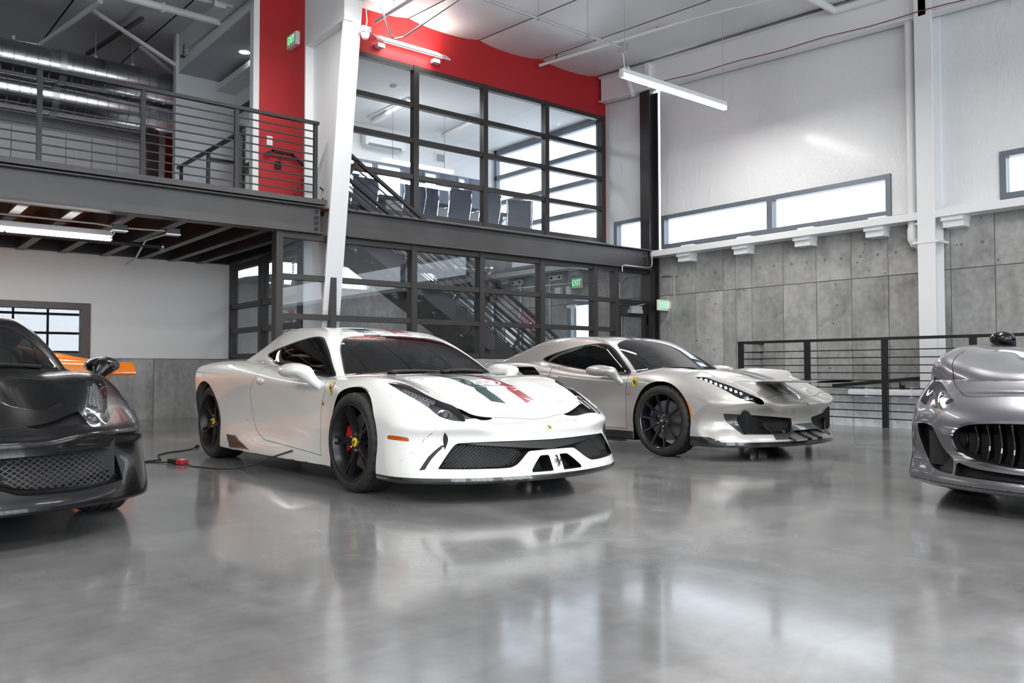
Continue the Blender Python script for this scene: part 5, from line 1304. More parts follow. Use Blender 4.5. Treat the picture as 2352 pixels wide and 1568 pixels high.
def sdf_object(name, fn, lo, hi, cell, m, parent, both=False, sx=1):
    s = Skin(fn, lo, hi, cell); out = []
    for k in ((1, -1) if both else (1,)):
        V = s.V*[k, 1, 1]; N = s.N*[k, 1, 1]; T = s.T if k > 0 else s.T[:, ::-1]
        out.append(np_mesh(name, V, T, N, m, parent))
    return out
def caps(a, b, ra, rb):
    a = np.array(a, float); b = np.array(b, float); d = b-a; L2 = d @ d
    def f(x, y, z):
        t = np.clip(((x-a[0])*d[0]+(y-a[1])*d[1]+(z-a[2])*d[2])/L2, 0, 1)
        return np.sqrt((x-a[0]-t*d[0])**2+(y-a[1]-t*d[1])**2+(z-a[2]-t*d[2])**2)-(ra+(rb-ra)*t)
    return f
def ell(c, r):
    def f(x, y, z):
        q = np.sqrt(((x-c[0])/r[0])**2+((y-c[1])/r[1])**2+((z-c[2])/r[2])**2); return (q-1)*min(r)
    return f

def lattice(fn_y, poly, step, wd, m, parent, depth=.035, ang=(.62, -.62), name='grille_mesh'):
    """diamond mesh of thin bars lying behind an opening given as polygon in (x,z); fn_y gives the skin depth"""
    P = dense(poly, True, 4); lo, hi = P.min(0), P.max(0); V = []; F = []
    def inside(x, z):
        B = np.roll(P, -1, 0); c = ((P[:, 1] > z) != (B[:, 1] > z)) & (x < (B[:, 0]-P[:, 0])*(z-P[:, 1])/(B[:, 1]-P[:, 1]+1e-12)+P[:, 0]); return c.sum() % 2 == 1
    C_ = (lo+hi)/2; ext = np.hypot(*(hi-lo))
    for a in ang:
        d = np.array([math.cos(a), math.sin(a)]); nn = np.array([-d[1], d[0]])
        for k in np.arange(-ext/2, ext/2, step):
            run = []
            for t in np.arange(-ext/2, ext/2+.001, .012):
                q = C_+nn*k+d*t
                if inside(*q): run.append(q)
                elif run:
                    if len(run) > 1: strip(run, nn, V, F, fn_y, wd, depth)
                    run = []
            if len(run) > 1: strip(run, nn, V, F, fn_y, wd, depth)
    if not V: return None
    return tag(MB().add(V, F).build(name, m, parent), kind='stuff')
def strip(run, nn, V, F, fn_y, wd, depth):
    b = len(V)
    for q in run:
        for s in (-.5, .5):
            p = q+nn*wd*s; V.append((p[0], float(fn_y(p[0], p[1]))+depth, p[1]))
    for i in range(len(run)-1): F.append((b+2*i, b+2*i+1, b+2*i+3, b+2*i+2))

def interior(car, lea, x_wheel=.37):
    MB().box(-.66, .66, .55, 1.9, .25, .50).box(-.68, .68, .50, .98, .50, .745).box(-.12, .12, .98, 1.7, .45, .66).box(-.62, .62, 1.86, 1.95, .5, 1.0).build('cabin_tub', M_cabin, car, bevel=.03)
    for sx in (-.37, .37):
        s = MB().box(sx-.24, sx+.24, 1.05, 1.55, .44, .56)
        M = Matrix.Translation((sx, 1.58, .55)) @ Matrix.Rotation(-.33, 4, 'X')
        s.box(-.25, .25, -.06, .06, 0, .42, M).box(-.16, .16, -.06, .06, .40, .60, M).box(-.27, -.19, -.13, .05, .02, .40, M).box(.19, .27, -.13, .05, .02, .40, M)
        s.build('seat', lea, car, bevel=.04)
    M = Matrix.Translation((x_wheel, 1.0, .80)) @ Matrix.Rotation(-1.15, 4, 'X')
    st = MB().lathe([(.17+.016*math.cos(t), .016*math.sin(t)) for t in [2*PI*i/8 for i in range(8)]], 36, M, True).lathe([(0, .02), (.06, .02), (.06, -.03)], 16, M).box(-.17, .17, -.02, .02, -.012, .012, M).box(-.02, .02, -.17, 0, -.012, .012, M)
    st.build('steering_wheel', M_leather, car, smooth=True)
    MB().tube([(0, .86, 1.0), (0, .90, .99)], .01, 6).box(-.11, .11, .90, .925, .955, 1.01).build('rear_view_mirror', M_blackp, car, bevel=.01)

def build_coupe(sp):
    """a low mid-engined coupe from one implicit body, cut into panels"""
    car = thing(sp['name'], sp['label'], 'car', (sp['loc'][0], sp['loc'][1], -sp.get('ride', 0)), sp.get('rz', 0)); v = sp['shape']; f = coupe_shape(v); cell = sp.get('cell', .0145)
    P = sp['paint']
    s = Skin(f, (-1.06, -1.27, .1), (1.06, 3.66*v.get('ys', 1)+.1, sp.get('ztop', 1.27)), cell); c = Cutter(s)
    fr = sp['front']
    Rf, Rr, yr = .373, .378, sp.get('yr', 2.81)
    c.field('underbody', lambda x, y, z, N: np.where(N[:, 2] < -.2, z-.20, 1.0))
    c.disc('void', 'side', (0, .335+sp.get('ride', 0)), Rf, mask=lambda x, y, z: np.abs(x) > .55).disc('void', 'side', (yr, .34+sp.get('ride', 0)), Rr, mask=lambda x, y, z: np.abs(x) > .55)
    c.field('void', lambda x, y, z, N: np.where((np.abs(x) > .55), np.minimum(np.maximum(np.abs(y+.0)-Rf+.004, z-.335), np.maximum(np.abs(y-yr)-Rr+.004, z-.335)), 1.0), ('body', 'underbody'))
    # glass
    sw = sp['side_window']; c.poly('window_seal', 'side', sw, mask=lambda x, y, z: z > .7)
    q = dense(sw, True, 8); ctr = q.mean(0)
    c.poly('side_window', 'side', [tuple(p) for p in offset_poly(q, -.012)], ('window_seal',), mask=lambda x, y, z: z > .7, per=1)
    ws = sp['windshield']; full = mirror_loop(ws)
    c.poly('windshield_seal', 'top', full, mask=lambda x, y, z: z > .7)
    c.poly('windshield', 'top', [tuple(p) for p in offset_poly(dense(full, True, 8), -.010)], ('windshield_seal',), mask=lambda x, y, z: z > .7, per=1)
    c.poly('engine_glass', 'top', [(-.40, 2.02), (-.2, 1.95), (.2, 1.95), (.40, 2.02), (.44, 2.5), (.38, 2.95), (-.38, 2.95), (-.44, 2.5)], mask=lambda x, y, z: z > .8)
    # lamps
    nh = (.42, -.62, .66); hl = sp['headlight']
    c.poly('headlight', nh, hl, mask=lambda x, y, z: z > .42)
    if 'lamp_inner' in sp: c.poly('lamp_front', nh, sp['lamp_inner'], ('headlight',))
    if 'tri' in sp: c.poly('lamp_grille', (.2, -.6, .77), sp['tri'], mask=lambda x, y, z: (z > .44) & (y < -.5))
    sp['cuts'](c, sp)
    # doors, hood, bumper and shut lines
    dr = sp['door']; c.poly('door', 'side', dr, ('body', 'underbody'), mask=lambda x, y, z: z < .95)
    c.line('side', dr, .0055, ('body', 'door'), mask=lambda x, y, z: (z < .95), closed=True)
    he = sp['hood_edge']; hf = mirror_loop(he)
    c.poly('hood', 'top', hf, ('body',), mask=lambda x, y, z: (z > .40) & (y < sp.get('hood_to', .62)))
    he2 = [p for p in he if p[1] < sp.get('hood_line_to', -.70)]
    c.line('top', [(-p[0],)+tuple(p[1:]) for p in he2[:0:-1]]+he2, .006, ('body', 'hood'), mask=lambda x, y, z: (z > .4) & (y < 0))
    c.poly('front_bumper', 'side', [(-1.4, -.2, 'c'), (-1.4, .56, 'c'), (-.62, .53), (-.46, .44), (-.372, .38), (-.30, .30), (-.30, -.2, 'c')], ('body',), mask=lambda x, y, z: y < -.25)
    for proj, pts, w_ in sp.get('lines', []): c.line(proj, pts, w_, ('body', 'door', 'front_bumper', 'hood'))
    G = s.part
    np_mesh('body_shell', *G('body'), P, car); np_mesh('underbody', *G('underbody'), M_blackp, car)
    np_mesh('hood', *G('hood'), P, car); np_mesh('front_bumper', *G('front_bumper'), P, car)
    doors = []
    for d in split_side(G('door')):
        if d: doors.append(np_mesh('door', *d, P, car))
    V, T, N = G('gap'); np_mesh('panel_gap', V-N*.0012, T, N, sp.get('gapmat', M_gap), car)
    for d in split_side(G('side_window')):
        if d: np_mesh('side_window', *d, M_sglass, car)
    np_mesh('window_seal', *G('window_seal'), M_blackp, car); np_mesh('windshield', *G('windshield'), M_cglass, car); np_mesh('windshield_seal', *G('windshield_seal'), M_blackp, car)
    np_mesh('engine_cover_glass', *G('engine_glass'), M_sglass, car)
    # dark cabin lining just inside the shell
    V, T, N = s.V, s.T, s.N; ci = V[T].mean(1); ok = np.isin(s.L, [s.lab(k) for k in ('body', 'door', 'hood')]) & (ci[:, 2] > .70) & (ci[:, 1] > .30) & (ci[:, 1] < 3.0)
    t = T[ok]; u, inv = np.unique(t, return_inverse=True); np_mesh('headliner', V[u]-N[u]*.018, inv.reshape(-1, 3)[:, ::-1], -N[u], M_cabin, car)
    interior(car, sp.get('leather', M_leather))
    MB().box(-.72, .72, 1.95, 3.3, .3, .78).box(-.56, .56, 1.92, 2.25, .75, .95).box(-.70, .70, -.8, .5, .25, .45).build('inner_structure', M_cabin, car)
    # headlights
    for i, d in enumerate(split_side(G('headlight'))):
        if d is None: continue
        V, T, N = d; h_ = np_mesh('headlight', V, T, N, M_lens, car)
        k = -1 if i == 0 else 1
        pocket('lamp_bowl', (V, T, N), -N*.045, sp.get('bowl', M_lampb), h_, M_blackp)
        sp['lamp'](h_, k, f)
    # arches
    for y, z, R_ in ((0, .335, Rf), (yr, .34, Rr)):
        for sx in (-1, 1):
            z = .335+sp.get('ride', 0); n = 30; Vv = []; F = []
            for i in range(n+1):
                t = PI*(-.14+1.28*i/n)
                for x in (.50, .872 if y == 0 else .865): Vv.append((sx*x, y+(R_+.006)*math.cos(t), z+(R_+.006)*math.sin(t)))
            for i in range(n): F.append((2*i, 2*i+1, 2*i+3, 2*i+2))
            MB().add(Vv, F).add([(sx*.5, y-.42, .15), (sx*.5, y+.42, .15), (sx*.5, y+.42, .55), (sx*.5, y-.42, .55)], [(0, 1, 2, 3)]).build('wheel_liner', M_dark, car, smooth=True)
    # wheels
    wx = sp.get('wx', .80)
    wf = make_wheel(sp['style'], .335, .245, sp['rim'], sp['ph'][0], sp['cal'], sp['cal_ang'], sp['cap'], car)
    rd = sp.get('ride', 0); place_wheel(wf, -wx-.005, 0, .335+rd)
    wr_ = make_wheel(sp['style'], .338, .285, sp['rim'], sp['ph'][1], sp['cal'], PI-sp['cal_ang'], sp['cap'], car)
    place_wheel(wr_, -wx+.045, yr, .338+rd)
    a = copy_tree(wf, car); place_wheel(a, wx+.005, 0, .335+rd); b = copy_tree(wr_, car); place_wheel(b, wx-.045, yr, .338+rd)
    # mirrors
    if sp.get('mirrors', True):
        mp = sp.get('mirror', dict(c=(.985, .755, .818), r=(.105, .19, .058), b=(.872, .545, .700), e=(.965, .60, .79)))
        f1 = ell(mp['c'], mp['r']); f2 = caps(mp['b'], mp['e'], .030, .040)
        def fm(x, y, z): return smax(smin(f1(x, y, z), f2(x, y, z), .05), y-(mp['c'][1]+mp['r'][1]*.72), .02)
        q0 = np.minimum(np.array(mp['b'])-.06, np.array(mp['c'])-np.array(mp['r'])-.04); q1 = np.maximum(np.array(mp['b'])+.06, np.array(mp['c'])+np.array(mp['r'])+.04); sm = Skin(fm, q0, q1, .008)
        for k in (-1, 1):
            o = np_mesh('wing_mirror', sm.V*[k, 1, 1], sm.T if k > 0 else sm.T[:, ::-1], sm.N*[k, 1, 1], sp.get('mirror_paint', P), car)
    sp['extras'](car, sp, s, f, c)
    # tail
    for sx in (-1, 1): MB().lathe([(0, .016), (.07, .016), (.09, 0), (.09, -.06)], 24, Matrix.Translation((sx*.66, 3.34, .805)) @ Matrix.Rotation(-PI/2, 4, 'X')).build('tail_light', M_taill, car, smooth=True)
    return car
def mirror_loop(pts):
    return [(-p[0],)+tuple(p[1:]) for p in pts]+[tuple(p) for p in pts[::-1] if p[0] > 0]
def offset_poly(P, d):
    """shrink (d<0) a dense closed polygon"""
    A = 0.5*np.sum(P[:, 0]*np.roll(P[:, 1], -1)-np.roll(P[:, 0], -1)*P[:, 1]); t = np.roll(P, -1, 0)-np.roll(P, 1, 0); t /= np.linalg.norm(t, axis=1)[:, None]+1e-9
    n = np.stack([t[:, 1], -t[:, 0]], 1)*(1 if A > 0 else -1); return P+n*d
def surf_patch(name, fn, pts3, n, m, parent, off=.0015, k=1):
    """a thin flat emblem laid on the skin: polygon given by 3d points, raised by off"""
    V = np.array([p[:3] for p in pts3], float); g = grad(fn, V); g /= np.linalg.norm(g, axis=1)[:, None]; V = project(fn, V)+g*off
    V[:, 0] *= k; return MB().add([tuple(p) for p in V], [tuple(range(len(V)))]).build(name, m, parent)
P_white = paint('pearl_white_paint', (.80, .795, .76), 0, .32, 1, .015)
M_green = paint('stripe_green_paint', (.012, .055, .05), 0, .3)
M_redst = paint('stripe_red_paint', (.36, .01, .03), 0, .3)
def decal(name, fn, c, u, v, poly, size, m, parent, off):
    """emblem polygon (unit square) wrapped onto the skin around c with directions u (right) and v (up)"""
    c = np.array(c, float); u = np.array(u, float)*size[0]; v = np.array(v, float)*size[1]
    pts = [c+u*(p[0]-.5)+v*(p[1]-.5) for p in poly]
    V = np.array(pts); g = grad(fn, V); g /= np.linalg.norm(g, axis=1)[:, None]; V = project(fn, V)+g*off
    return MB().add([tuple(p) for p in V], [tuple(range(len(V)))]).build(name, m, parent)
SHIELD = [(.04, .96), (.5, 1.0), (.96, .96), (.95, .6), (.85, .32), (.68, .12), (.5, 0), (.32, .12), (.15, .32), (.05, .6)]
RECT = [(.03, 0), (.97, 0), (1, .03), (1, .97), (.97, 1), (.03, 1), (0, .97), (0, .03)]
def badges(car, f, nose, nose_n=(0, -.5, .87), side=None, fh=.11, marker=None):
    tilt = np.array(nose_n); up = np.array([0, nose_n[2], -nose_n[1]])
    if nose:
        decal('nose_badge', f, nose, (1, 0, 0), up, RECT, (.058, .075), M_chrome, car, .003)
        decal('nose_badge_field', f, nose, (1, 0, 0), up, RECT, (.050, .067), M_yellow, car, .0045)
        decal('nose_emblem', f, nose, (1, 0, 0), up, HORSE, (.034, .05), M_blackp, car, .006)
    if side is not None:
        for k in (-1, 1):
            c = (side[0]*k, side[1], side[2]); u = (0, 1, 0) if k > 0 else (0, -1, 0)
            u = np.array([0, -k*-1.0, 0]); vv = np.array([-k*.22, .10, .97])
            decal('fender_shield_rim', f, c, u, vv, SHIELD, (.094, fh+.008), M_blackp, car, .002)
            decal('fender_shield', f, c, u, vv, SHIELD, (.086, fh), M_yellow, car, .0035)
            decal('fender_emblem', f, c, u, vv, HORSE, (.055, fh*.62), M_blackp, car, .005)
    if marker is not None:
        for k in (-1, 1): 
            MB().lathe([(0, .008), (.012, .007), (.018, 0), (.018, -.01)], 16, Matrix.Translation((marker[0]*k, marker[1], marker[2])) @ Matrix.Rotation(k*PI/2, 4, 'Y')).build('turn_repeater', M_amber, car, smooth=True)
def wipers(car, f, zoff=.012):
    for x0, x1, y0, y1 in ((-.36, .10, .46, .435), (.12, .58, .45, .50)):
        V = []
        for i in range(9):
            t = i/8; x = x0+(x1-x0)*t; y = y0+(y1-y0)*t+.02*math.sin(PI*t); p = project(f, np.array([[x, y, .80]]))[0]; V.append((p[0], p[1], p[2]+zoff))
        MB().tube(V, .008, 6).tube([V[0], (V[0][0]+.05, V[0][1]-.04, V[0][2]-.01)], .014, 6).build('wiper', M_blackp, car, smooth=True)
def lamp_white(h, k, f):
    c = np.array([-.632*-k*-1, 0, 0]) if False else np.array([k*.640, -.705, .552])
    n = np.array([k*.42, -.62, .66]); n /= np.linalg.norm(n)
    q = Vector(n).to_track_quat('Z', 'Y').to_matrix().to_4x4()
    M = Matrix.Translation(Vector(c)-Vector(n)*.045) @ q
    MB().lathe([(0, .038), (.018, .034), (.030, .022), (.036, .0)], 24, M).build('projector_lens', glass_ball, h, smooth=True)
    MB().lathe([(.036, .0), (.042, .01), (.050, .012), (.052, -.01)], 28, M).build('projector_ring', M_chrome, h, smooth=True)
    # honeycomb of small LEDs behind the rear half of the lens
    cells = MB(); a = np.array([k*.735, -.255, .715]); b = np.array([k*.665, -.60, .61])
    d = (b-a); L_ = np.linalg.norm(d); d /= L_; w_ = np.cross(n, d)
    for i in range(11):
        for j in (-1, 0, 1):
            wd = .018+.030*i/11
            if i < 2 and j: continue
            p = a+d*(L_*(i+(.5 if j else 0))/11)+w_*(j*wd*.62)-n*.022
            Mq = Matrix.Translation(Vector(p)) @ q
            cells.lathe([(.0145, -.012), (.0145, .0), (.0095, .002), (.0085, -.010)], 6, Mq)
    tag(cells.build('led_honeycomb', M_lampb2, h), kind='stuff')
    dots = MB()
    for i in range(2, 11):
        p = a+d*(L_*i/11)-n*.03; dots.lathe([(0, .006), (.006, .003), (.007, 0)], 8, Matrix.Translation(Vector(p)) @ q)
    tag(dots.build('led_row', M_chrome, h), kind='stuff')
glass_ball = mat('projector_glass', (.04, .045, .05), .05, 0, 1, .0)
M_lampb2 = mat('lamp_trim_grey', (.30, .30, .31), .3, .3)

def cuts_white(c, sp):
    low = lambda x, y, z: y < -.3
    for k, nm in ((-1, 'green_stripe'), (1, 'red_stripe')):
        c.poly(nm, 'top', [(k*.187, -.605, 'c'), (k*.088, -.645, 'c'), (k*.088, .60, 'c'), (k*.187, .60, 'c')], mask=lambda x, y, z: (z > .5) & (y < .62))
        c.poly(nm, 'top', [(k*.245, .9, 'c'), (k*.085, .9, 'c'), (k*.085, 1.95, 'c'), (k*.245, 1.95, 'c')], mask=lambda x, y, z: z > 1.0)
    c.poly('grille_void', 'front', [(.757, .218, 'c'), (.70, .295), (.640, .362), (.60, .371), (.40, .374), (.2, .373), (-.05, .370, 'c'), (-.05, .308, 'c'), (.185, .306), (.215, .292), (.30, .234), (.36, .215), (.56, .215)], mask=low)
    c.poly('centre_void', 'front', [(.045, .277, 'c'), (.115, .276, 'c'), (.165, .238), (.228, .180, 'c'), (.045, .178, 'c')], mask=low)
    c.poly('fin_slot', 'front', [(.840, .208), (.815, .247), (.785, .290), (.745, .330), (.706, .362), (.697, .352), (.735, .318), (.770, .280), (.795, .245), (.815, .212)], mask=low, per=1)
    c.field('splitter', lambda x, y, z, N: np.where((y < -.36), z-.163, 1.0), ('body', 'underbody'))
    nm_ = (.75, -.6, .2)
    c.poly('side_marker', nm_, [(.920, -.475, .402), (.917, -.493, .414), (.858, -.624, .403), (.851, -.632, .389), (.855, -.629, .379), (.918, -.494, .389)])
    c.line(nm_, [(.735, -.79, .475), (.760, -.75, .435), (.782, -.71, .401), (.819, -.682, .351), (.882, -.632, .279), (.933, -.527, .223)], .005)
    th = [2*PI*i/20 for i in range(20)]
    c.line('side', [(2.205+.062*math.cos(t), .815+.058*math.sin(t)) for t in th], .004, closed=True, mask=lambda x, y, z: x < 0)
    for x, z in ((.601, .408), (.275, .396)): c.line('front', [(x+.011*math.cos(t), z+.011*math.sin(t)) for t in th], .003, closed=True, mask=low)
    c.line('side', [(2.36, .410), (1.969, .40), (1.785, .388)], .005)
    c.poly('washer_line', (.42, -.62, .5), [(.655, -.80, .49)]*1, ()) if False else None
def extras_white(car, sp, s, f, c):
    P = sp['paint']
    np_mesh('green_stripe', *s.part('green_stripe'), M_green, car); np_mesh('red_stripe', *s.part('red_stripe'), M_redst, car)
    fy = lambda x, z: front_y(f, x, z)
    g = pocket('grille_void', s.part('grille_void'), (0, .10, .0), M_dark, car, M_blackp)
    for k in (-1, 1):
        lattice(fy, [(k*.745, .226), (k*.69, .295), (k*.63, .352), (k*.46, .352), (k*.26, .318), (k*.235, .292), (k*.31, .235), (k*.38, .222)], .0135, .0032, M_blackp, g, .03)
    # solid black bar across the top of the mouth
    V = []
    for i in range(41):
        x = -.60+1.2*i/40
        zt = .368; zb = .368-.055*(1-abs(x)/.62)-.004
        for z, d in ((zt, .012), (zb, .016), (zb, .05)): V.append((x, fy(x, z)+d, z))
    MB().add(V, [(3*i+j, 3*i+j+1, 3*i+j+4, 3*i+j+3) for i in range(40) for j in (0, 1)]).build('grille_bar', M_blackp, car, smooth=True)
    pocket('centre_void', s.part('centre_void'), (0, .12, 0), M_dark, car, M_blackp)
    np_mesh('fin_slot', *s.part('fin_slot'), M_gap, car)
    np_mesh('splitter', *s.part('splitter'), M_carbon, car)
    np_mesh('side_marker', *s.part('side_marker'), M_amber, car)
    pocket('lamp_grille', s.part('lamp_grille'), (0, .02, -.015), M_blackp, car)
    badges(car, f, (0, -.990, .458), (0, -.72, .69), (.893, .345, .695), .105, (.872, .50, .582))
    wipers(car, f)
    # chrome horse in the middle of the bumper
    M = Matrix.Translation((0, fy(.0, .235)-.012, .235)) @ Matrix.Rotation(PI/2, 4, 'X')
    MB().prism([((p[0]-.5)*.062, (p[1]-.5)*.088) for p in HORSE], -.006, .006, M).build('grille_horse', M_chrome, car)
    for k in (-1, 1):
        y0 = [(2.235, .258), (2.10, .256), (2.02, .225), (1.80, .172), (1.72, .160), (2.16, .150)]
        MB().add([(k*(.915+.03*(1 if i in (0, 1, 5) else .6)), y, z) for i, (y, z) in enumerate(y0)]+[(k*.90, y, z) for y, z in y0], [(0, 1, 2, 3, 4, 5), (11, 10, 9, 8, 7, 6)]+[(i, (i+1) % 6, 6+(i+1) % 6, 6+i) for i in range(6)]).build('side_blade', M_carbon, car)
        h = ell((.925, 1.545, .732), (.018, .075, .026)); sk = Skin(h, (.88, 1.44, .68), (.96, 1.65, .78), .007)
        np_mesh('door_handle', sk.V*[k, 1, 1], sk.T if k > 0 else sk.T[:, ::-1], sk.N*[k, 1, 1], P, car)
        # stepped vents on the fender beside the lamp
        for i in range(4):
            a = np.array([k*(.790-.013*i), -.30-.085*i, .690-.037*i]); b = a+np.array([k*.028, -.02, -.052])
            q = project(f, np.array([a, b, b+[0, -.05, .0], a+[0, -.05, -.01]])); gg = grad(f, q); gg /= np.linalg.norm(gg, axis=1)[:, None]
            o_ = q-gg*.001; o_[2:] += gg[2:]*.0045
            o_ = np.concatenate([o_, q-gg*.004])
            MB().add([tuple(p) for p in o_], [(0, 1, 2, 3), (7, 6, 5, 4), (0, 4, 5, 1), (1, 5, 6, 2), (2, 6, 7, 3), (3, 7, 4, 0)]).build('fender_vent', P, car)
_fy = {}
def front_y(f, x, z):
    """y of the nose skin at (|x|, z), from a marched table"""
    if id(f) not in _fy:
        gx = np.arange(0, 1.0, .02); gz = np.arange(.08, .70, .02); X, Z = np.meshgrid(gx, gz, indexing='ij'); y = np.full(X.shape, -1.27)
        for _ in range(160):
            d = f(X.ravel(), y.ravel(), Z.ravel()).reshape(X.shape); y = np.where((d > .0005) & (y < .2), y+np.maximum(.001, d*.7), y)
        _fy[id(f)] = y
    y = _fy[id(f)]; a = min(max(abs(x)/.02, 0), y.shape[0]-1.001); b = min(max((z-.08)/.02, 0), y.shape[1]-1.001); i, j = int(a), int(b); a -= i; b -= j
    return float((y[i, j]*(1-a)+y[i+1, j]*a)*(1-b)+(y[i, j+1]*(1-a)+y[i+1, j+1]*a)*b)
WIN_W = [(2.03, .964), (1.586, 1.047), (1.28, 1.087), (1.146, 1.091), (1.05, 1.068), (.839, .959), (.559, .774, 'c'), (.627, .766, 'c'), (1.064, .799), (1.623, .863), (1.82, .908)]
WS_W = [(0, 1.035), (.229, 1.030), (.40, 1.015), (.47, .985, 'c'), (.566, .845), (.638, .672), (.700, .50, 'c'), (.414, .430), (.2, .400), (0, .395)]
DOOR_W = [(1.63, .853, 'c'), (1.60, .81), (1.635, .76), (1.70, .711), (1.765, .639), (1.798, .544), (1.799, .454), (1.759, .373), (1.666, .30), (1.5, .253, 'c'), (.945, .229), (.499, .203, 'c'), (.53, .237), (.531, .393), (.535, .552), (.45, .674), (.47, .751, 'c'), (.60, .763), (1.06, .797), (1.35, .825)]
HOOD_W = [(0, -.845), (.1, -.840), (.304, -.782, 'c'), (.40, -.76), (.55, -.705, 'c'), (.60, -.615), (.643, -.478), (.672, -.297), (.705, -.1), (.722, .09), (.69, .35), (.62, .55, 'c'), (.3, .56), (0, .56)]
HL_W = [(.766, -.20, .741, 'c'), (.67, -.297, .729), (.642, -.48, .672), (.60, -.615, .623), (.55, -.69, .593), (.565, -.806, .54), (.582, -.852, .507), (.62, -.83, .505), (.655, -.80, .513), (.694, -.725, .537), (.709, -.611, .595), (.755, -.393, .68)]
TRI_W = [(.556, -.712, .583, 'c'), (.303, -.777, .513, 'c'), (.345, -.795, .502), (.57, -.845, .515, 'c')]
white_spec = dict(name='sports_car', label='pearl white sports car with green and red hood stripes and black wheels', loc=(3.60, 5.03, 0), shape=WHITE, paint=P_white,
    front=None, side_window=WIN_W, windshield=WS_W, door=DOOR_W, hood_edge=HOOD_W, headlight=HL_W, tri=TRI_W, lamp=lamp_white, cuts=cuts_white, extras=extras_white,
    style='split5', rim=M_rimb, ph=(PI, 3.58), cal=M_calr, cal_ang=PI-.05, cap=True, bowl=M_lampb, gapmat=mat('white_shut_line', (.22, .22, .21), .7))
white_car = build_coupe(white_spec)
# ---------------------------------------------------------------- silver coupe with carbon aero and ten-spoke wheels
P_silver = paint('silver_grey_paint', (.56, .545, .525), .55, .36, 1, .02, flake=.12)
M_stripe = paint('charcoal_stripe_paint', (.05, .046, .052), .3, .35)
def cuts_silver(c, sp):
    low = lambda x, y, z: y < -.3
    for k in (-1, 1): c.poly('hood_stripe', 'top', [(k*.132, -.775, 'c'), (k*.045, -.775, 'c'), (k*.045, .6, 'c'), (k*.132, .6, 'c')], mask=lambda x, y, z: (z > .5) & (y < .62))
    for k in (-1, 1): c.poly('hood_stripe', 'top', [(k*.145, .9, 'c'), (k*.045, .9, 'c'), (k*.045, 1.95, 'c'), (k*.145, 1.95, 'c')], mask=lambda x, y, z: z > 1.0)
    c.poly('grille_void', 'front', [(.715, .408, 'c'), (.51, .399), (.175, .367, 'c'), (.178, .310), (.262, .250, 'c'), (.45, .244), (.69, .252, 'c')], mask=low)
    c.poly('grille_frame', 'front', [(.815, .425, 'c'), (.60, .410), (.40, .393), (.168, .372, 'c'), (.170, .306), (.255, .242, 'c'), (.45, .236), (.712, .240, 'c'), (.745, .30)], mask=low)
    c.poly('centre_void', 'front', [(-.05, .262, 'c'), (.20, .258), (.30, .205, 'c'), (-.05, .200, 'c')], mask=low)
    c.poly('chin', 'front', [(-.05, .318, 'c'), (.46, .318, 'c'), (.46, .19, 'c'), (-.05, .19, 'c')], ('body',), mask=low)
    c.field('splitter', lambda x, y, z, N: np.where((y < -.36), z-.172, 1.0), ('body', 'underbody', 'chin'))
    c.poly('cheek_vent', 'side', [(-.34, .06, 'c'), (-.34, .216, 'c'), (-.56, .214, 'c'), (-.64, .186), (-.68, .15, 'c'), (-.68, .06, 'c')], ('body', 'splitter', 'underbody'), mask=lambda x, y, z: (np.abs(x) > .80) & (z < .25))
    c.field('side_skirt', lambda x, y, z, N: np.where((y > .37) & (y < 2.44), z-.212-.02*(y-.4)/2, 1.0), ('body', 'underbody'))
    c.poly('side_marker', 'side', [(-.298, .545), (-.335, .53), (-.375, .45), (-.395, .385), (-.377, .372), (-.355, .44), (-.325, .50)], mask=lambda x, y, z: z > .3, per=1)
    c.poly('side_intake', 'side', [(2.17, .849, 'c'), (1.90, .850), (1.83, .835), (1.70, .760, 'c'), (1.985, .757, 'c')], mask=lambda x, y, z: z > .7)
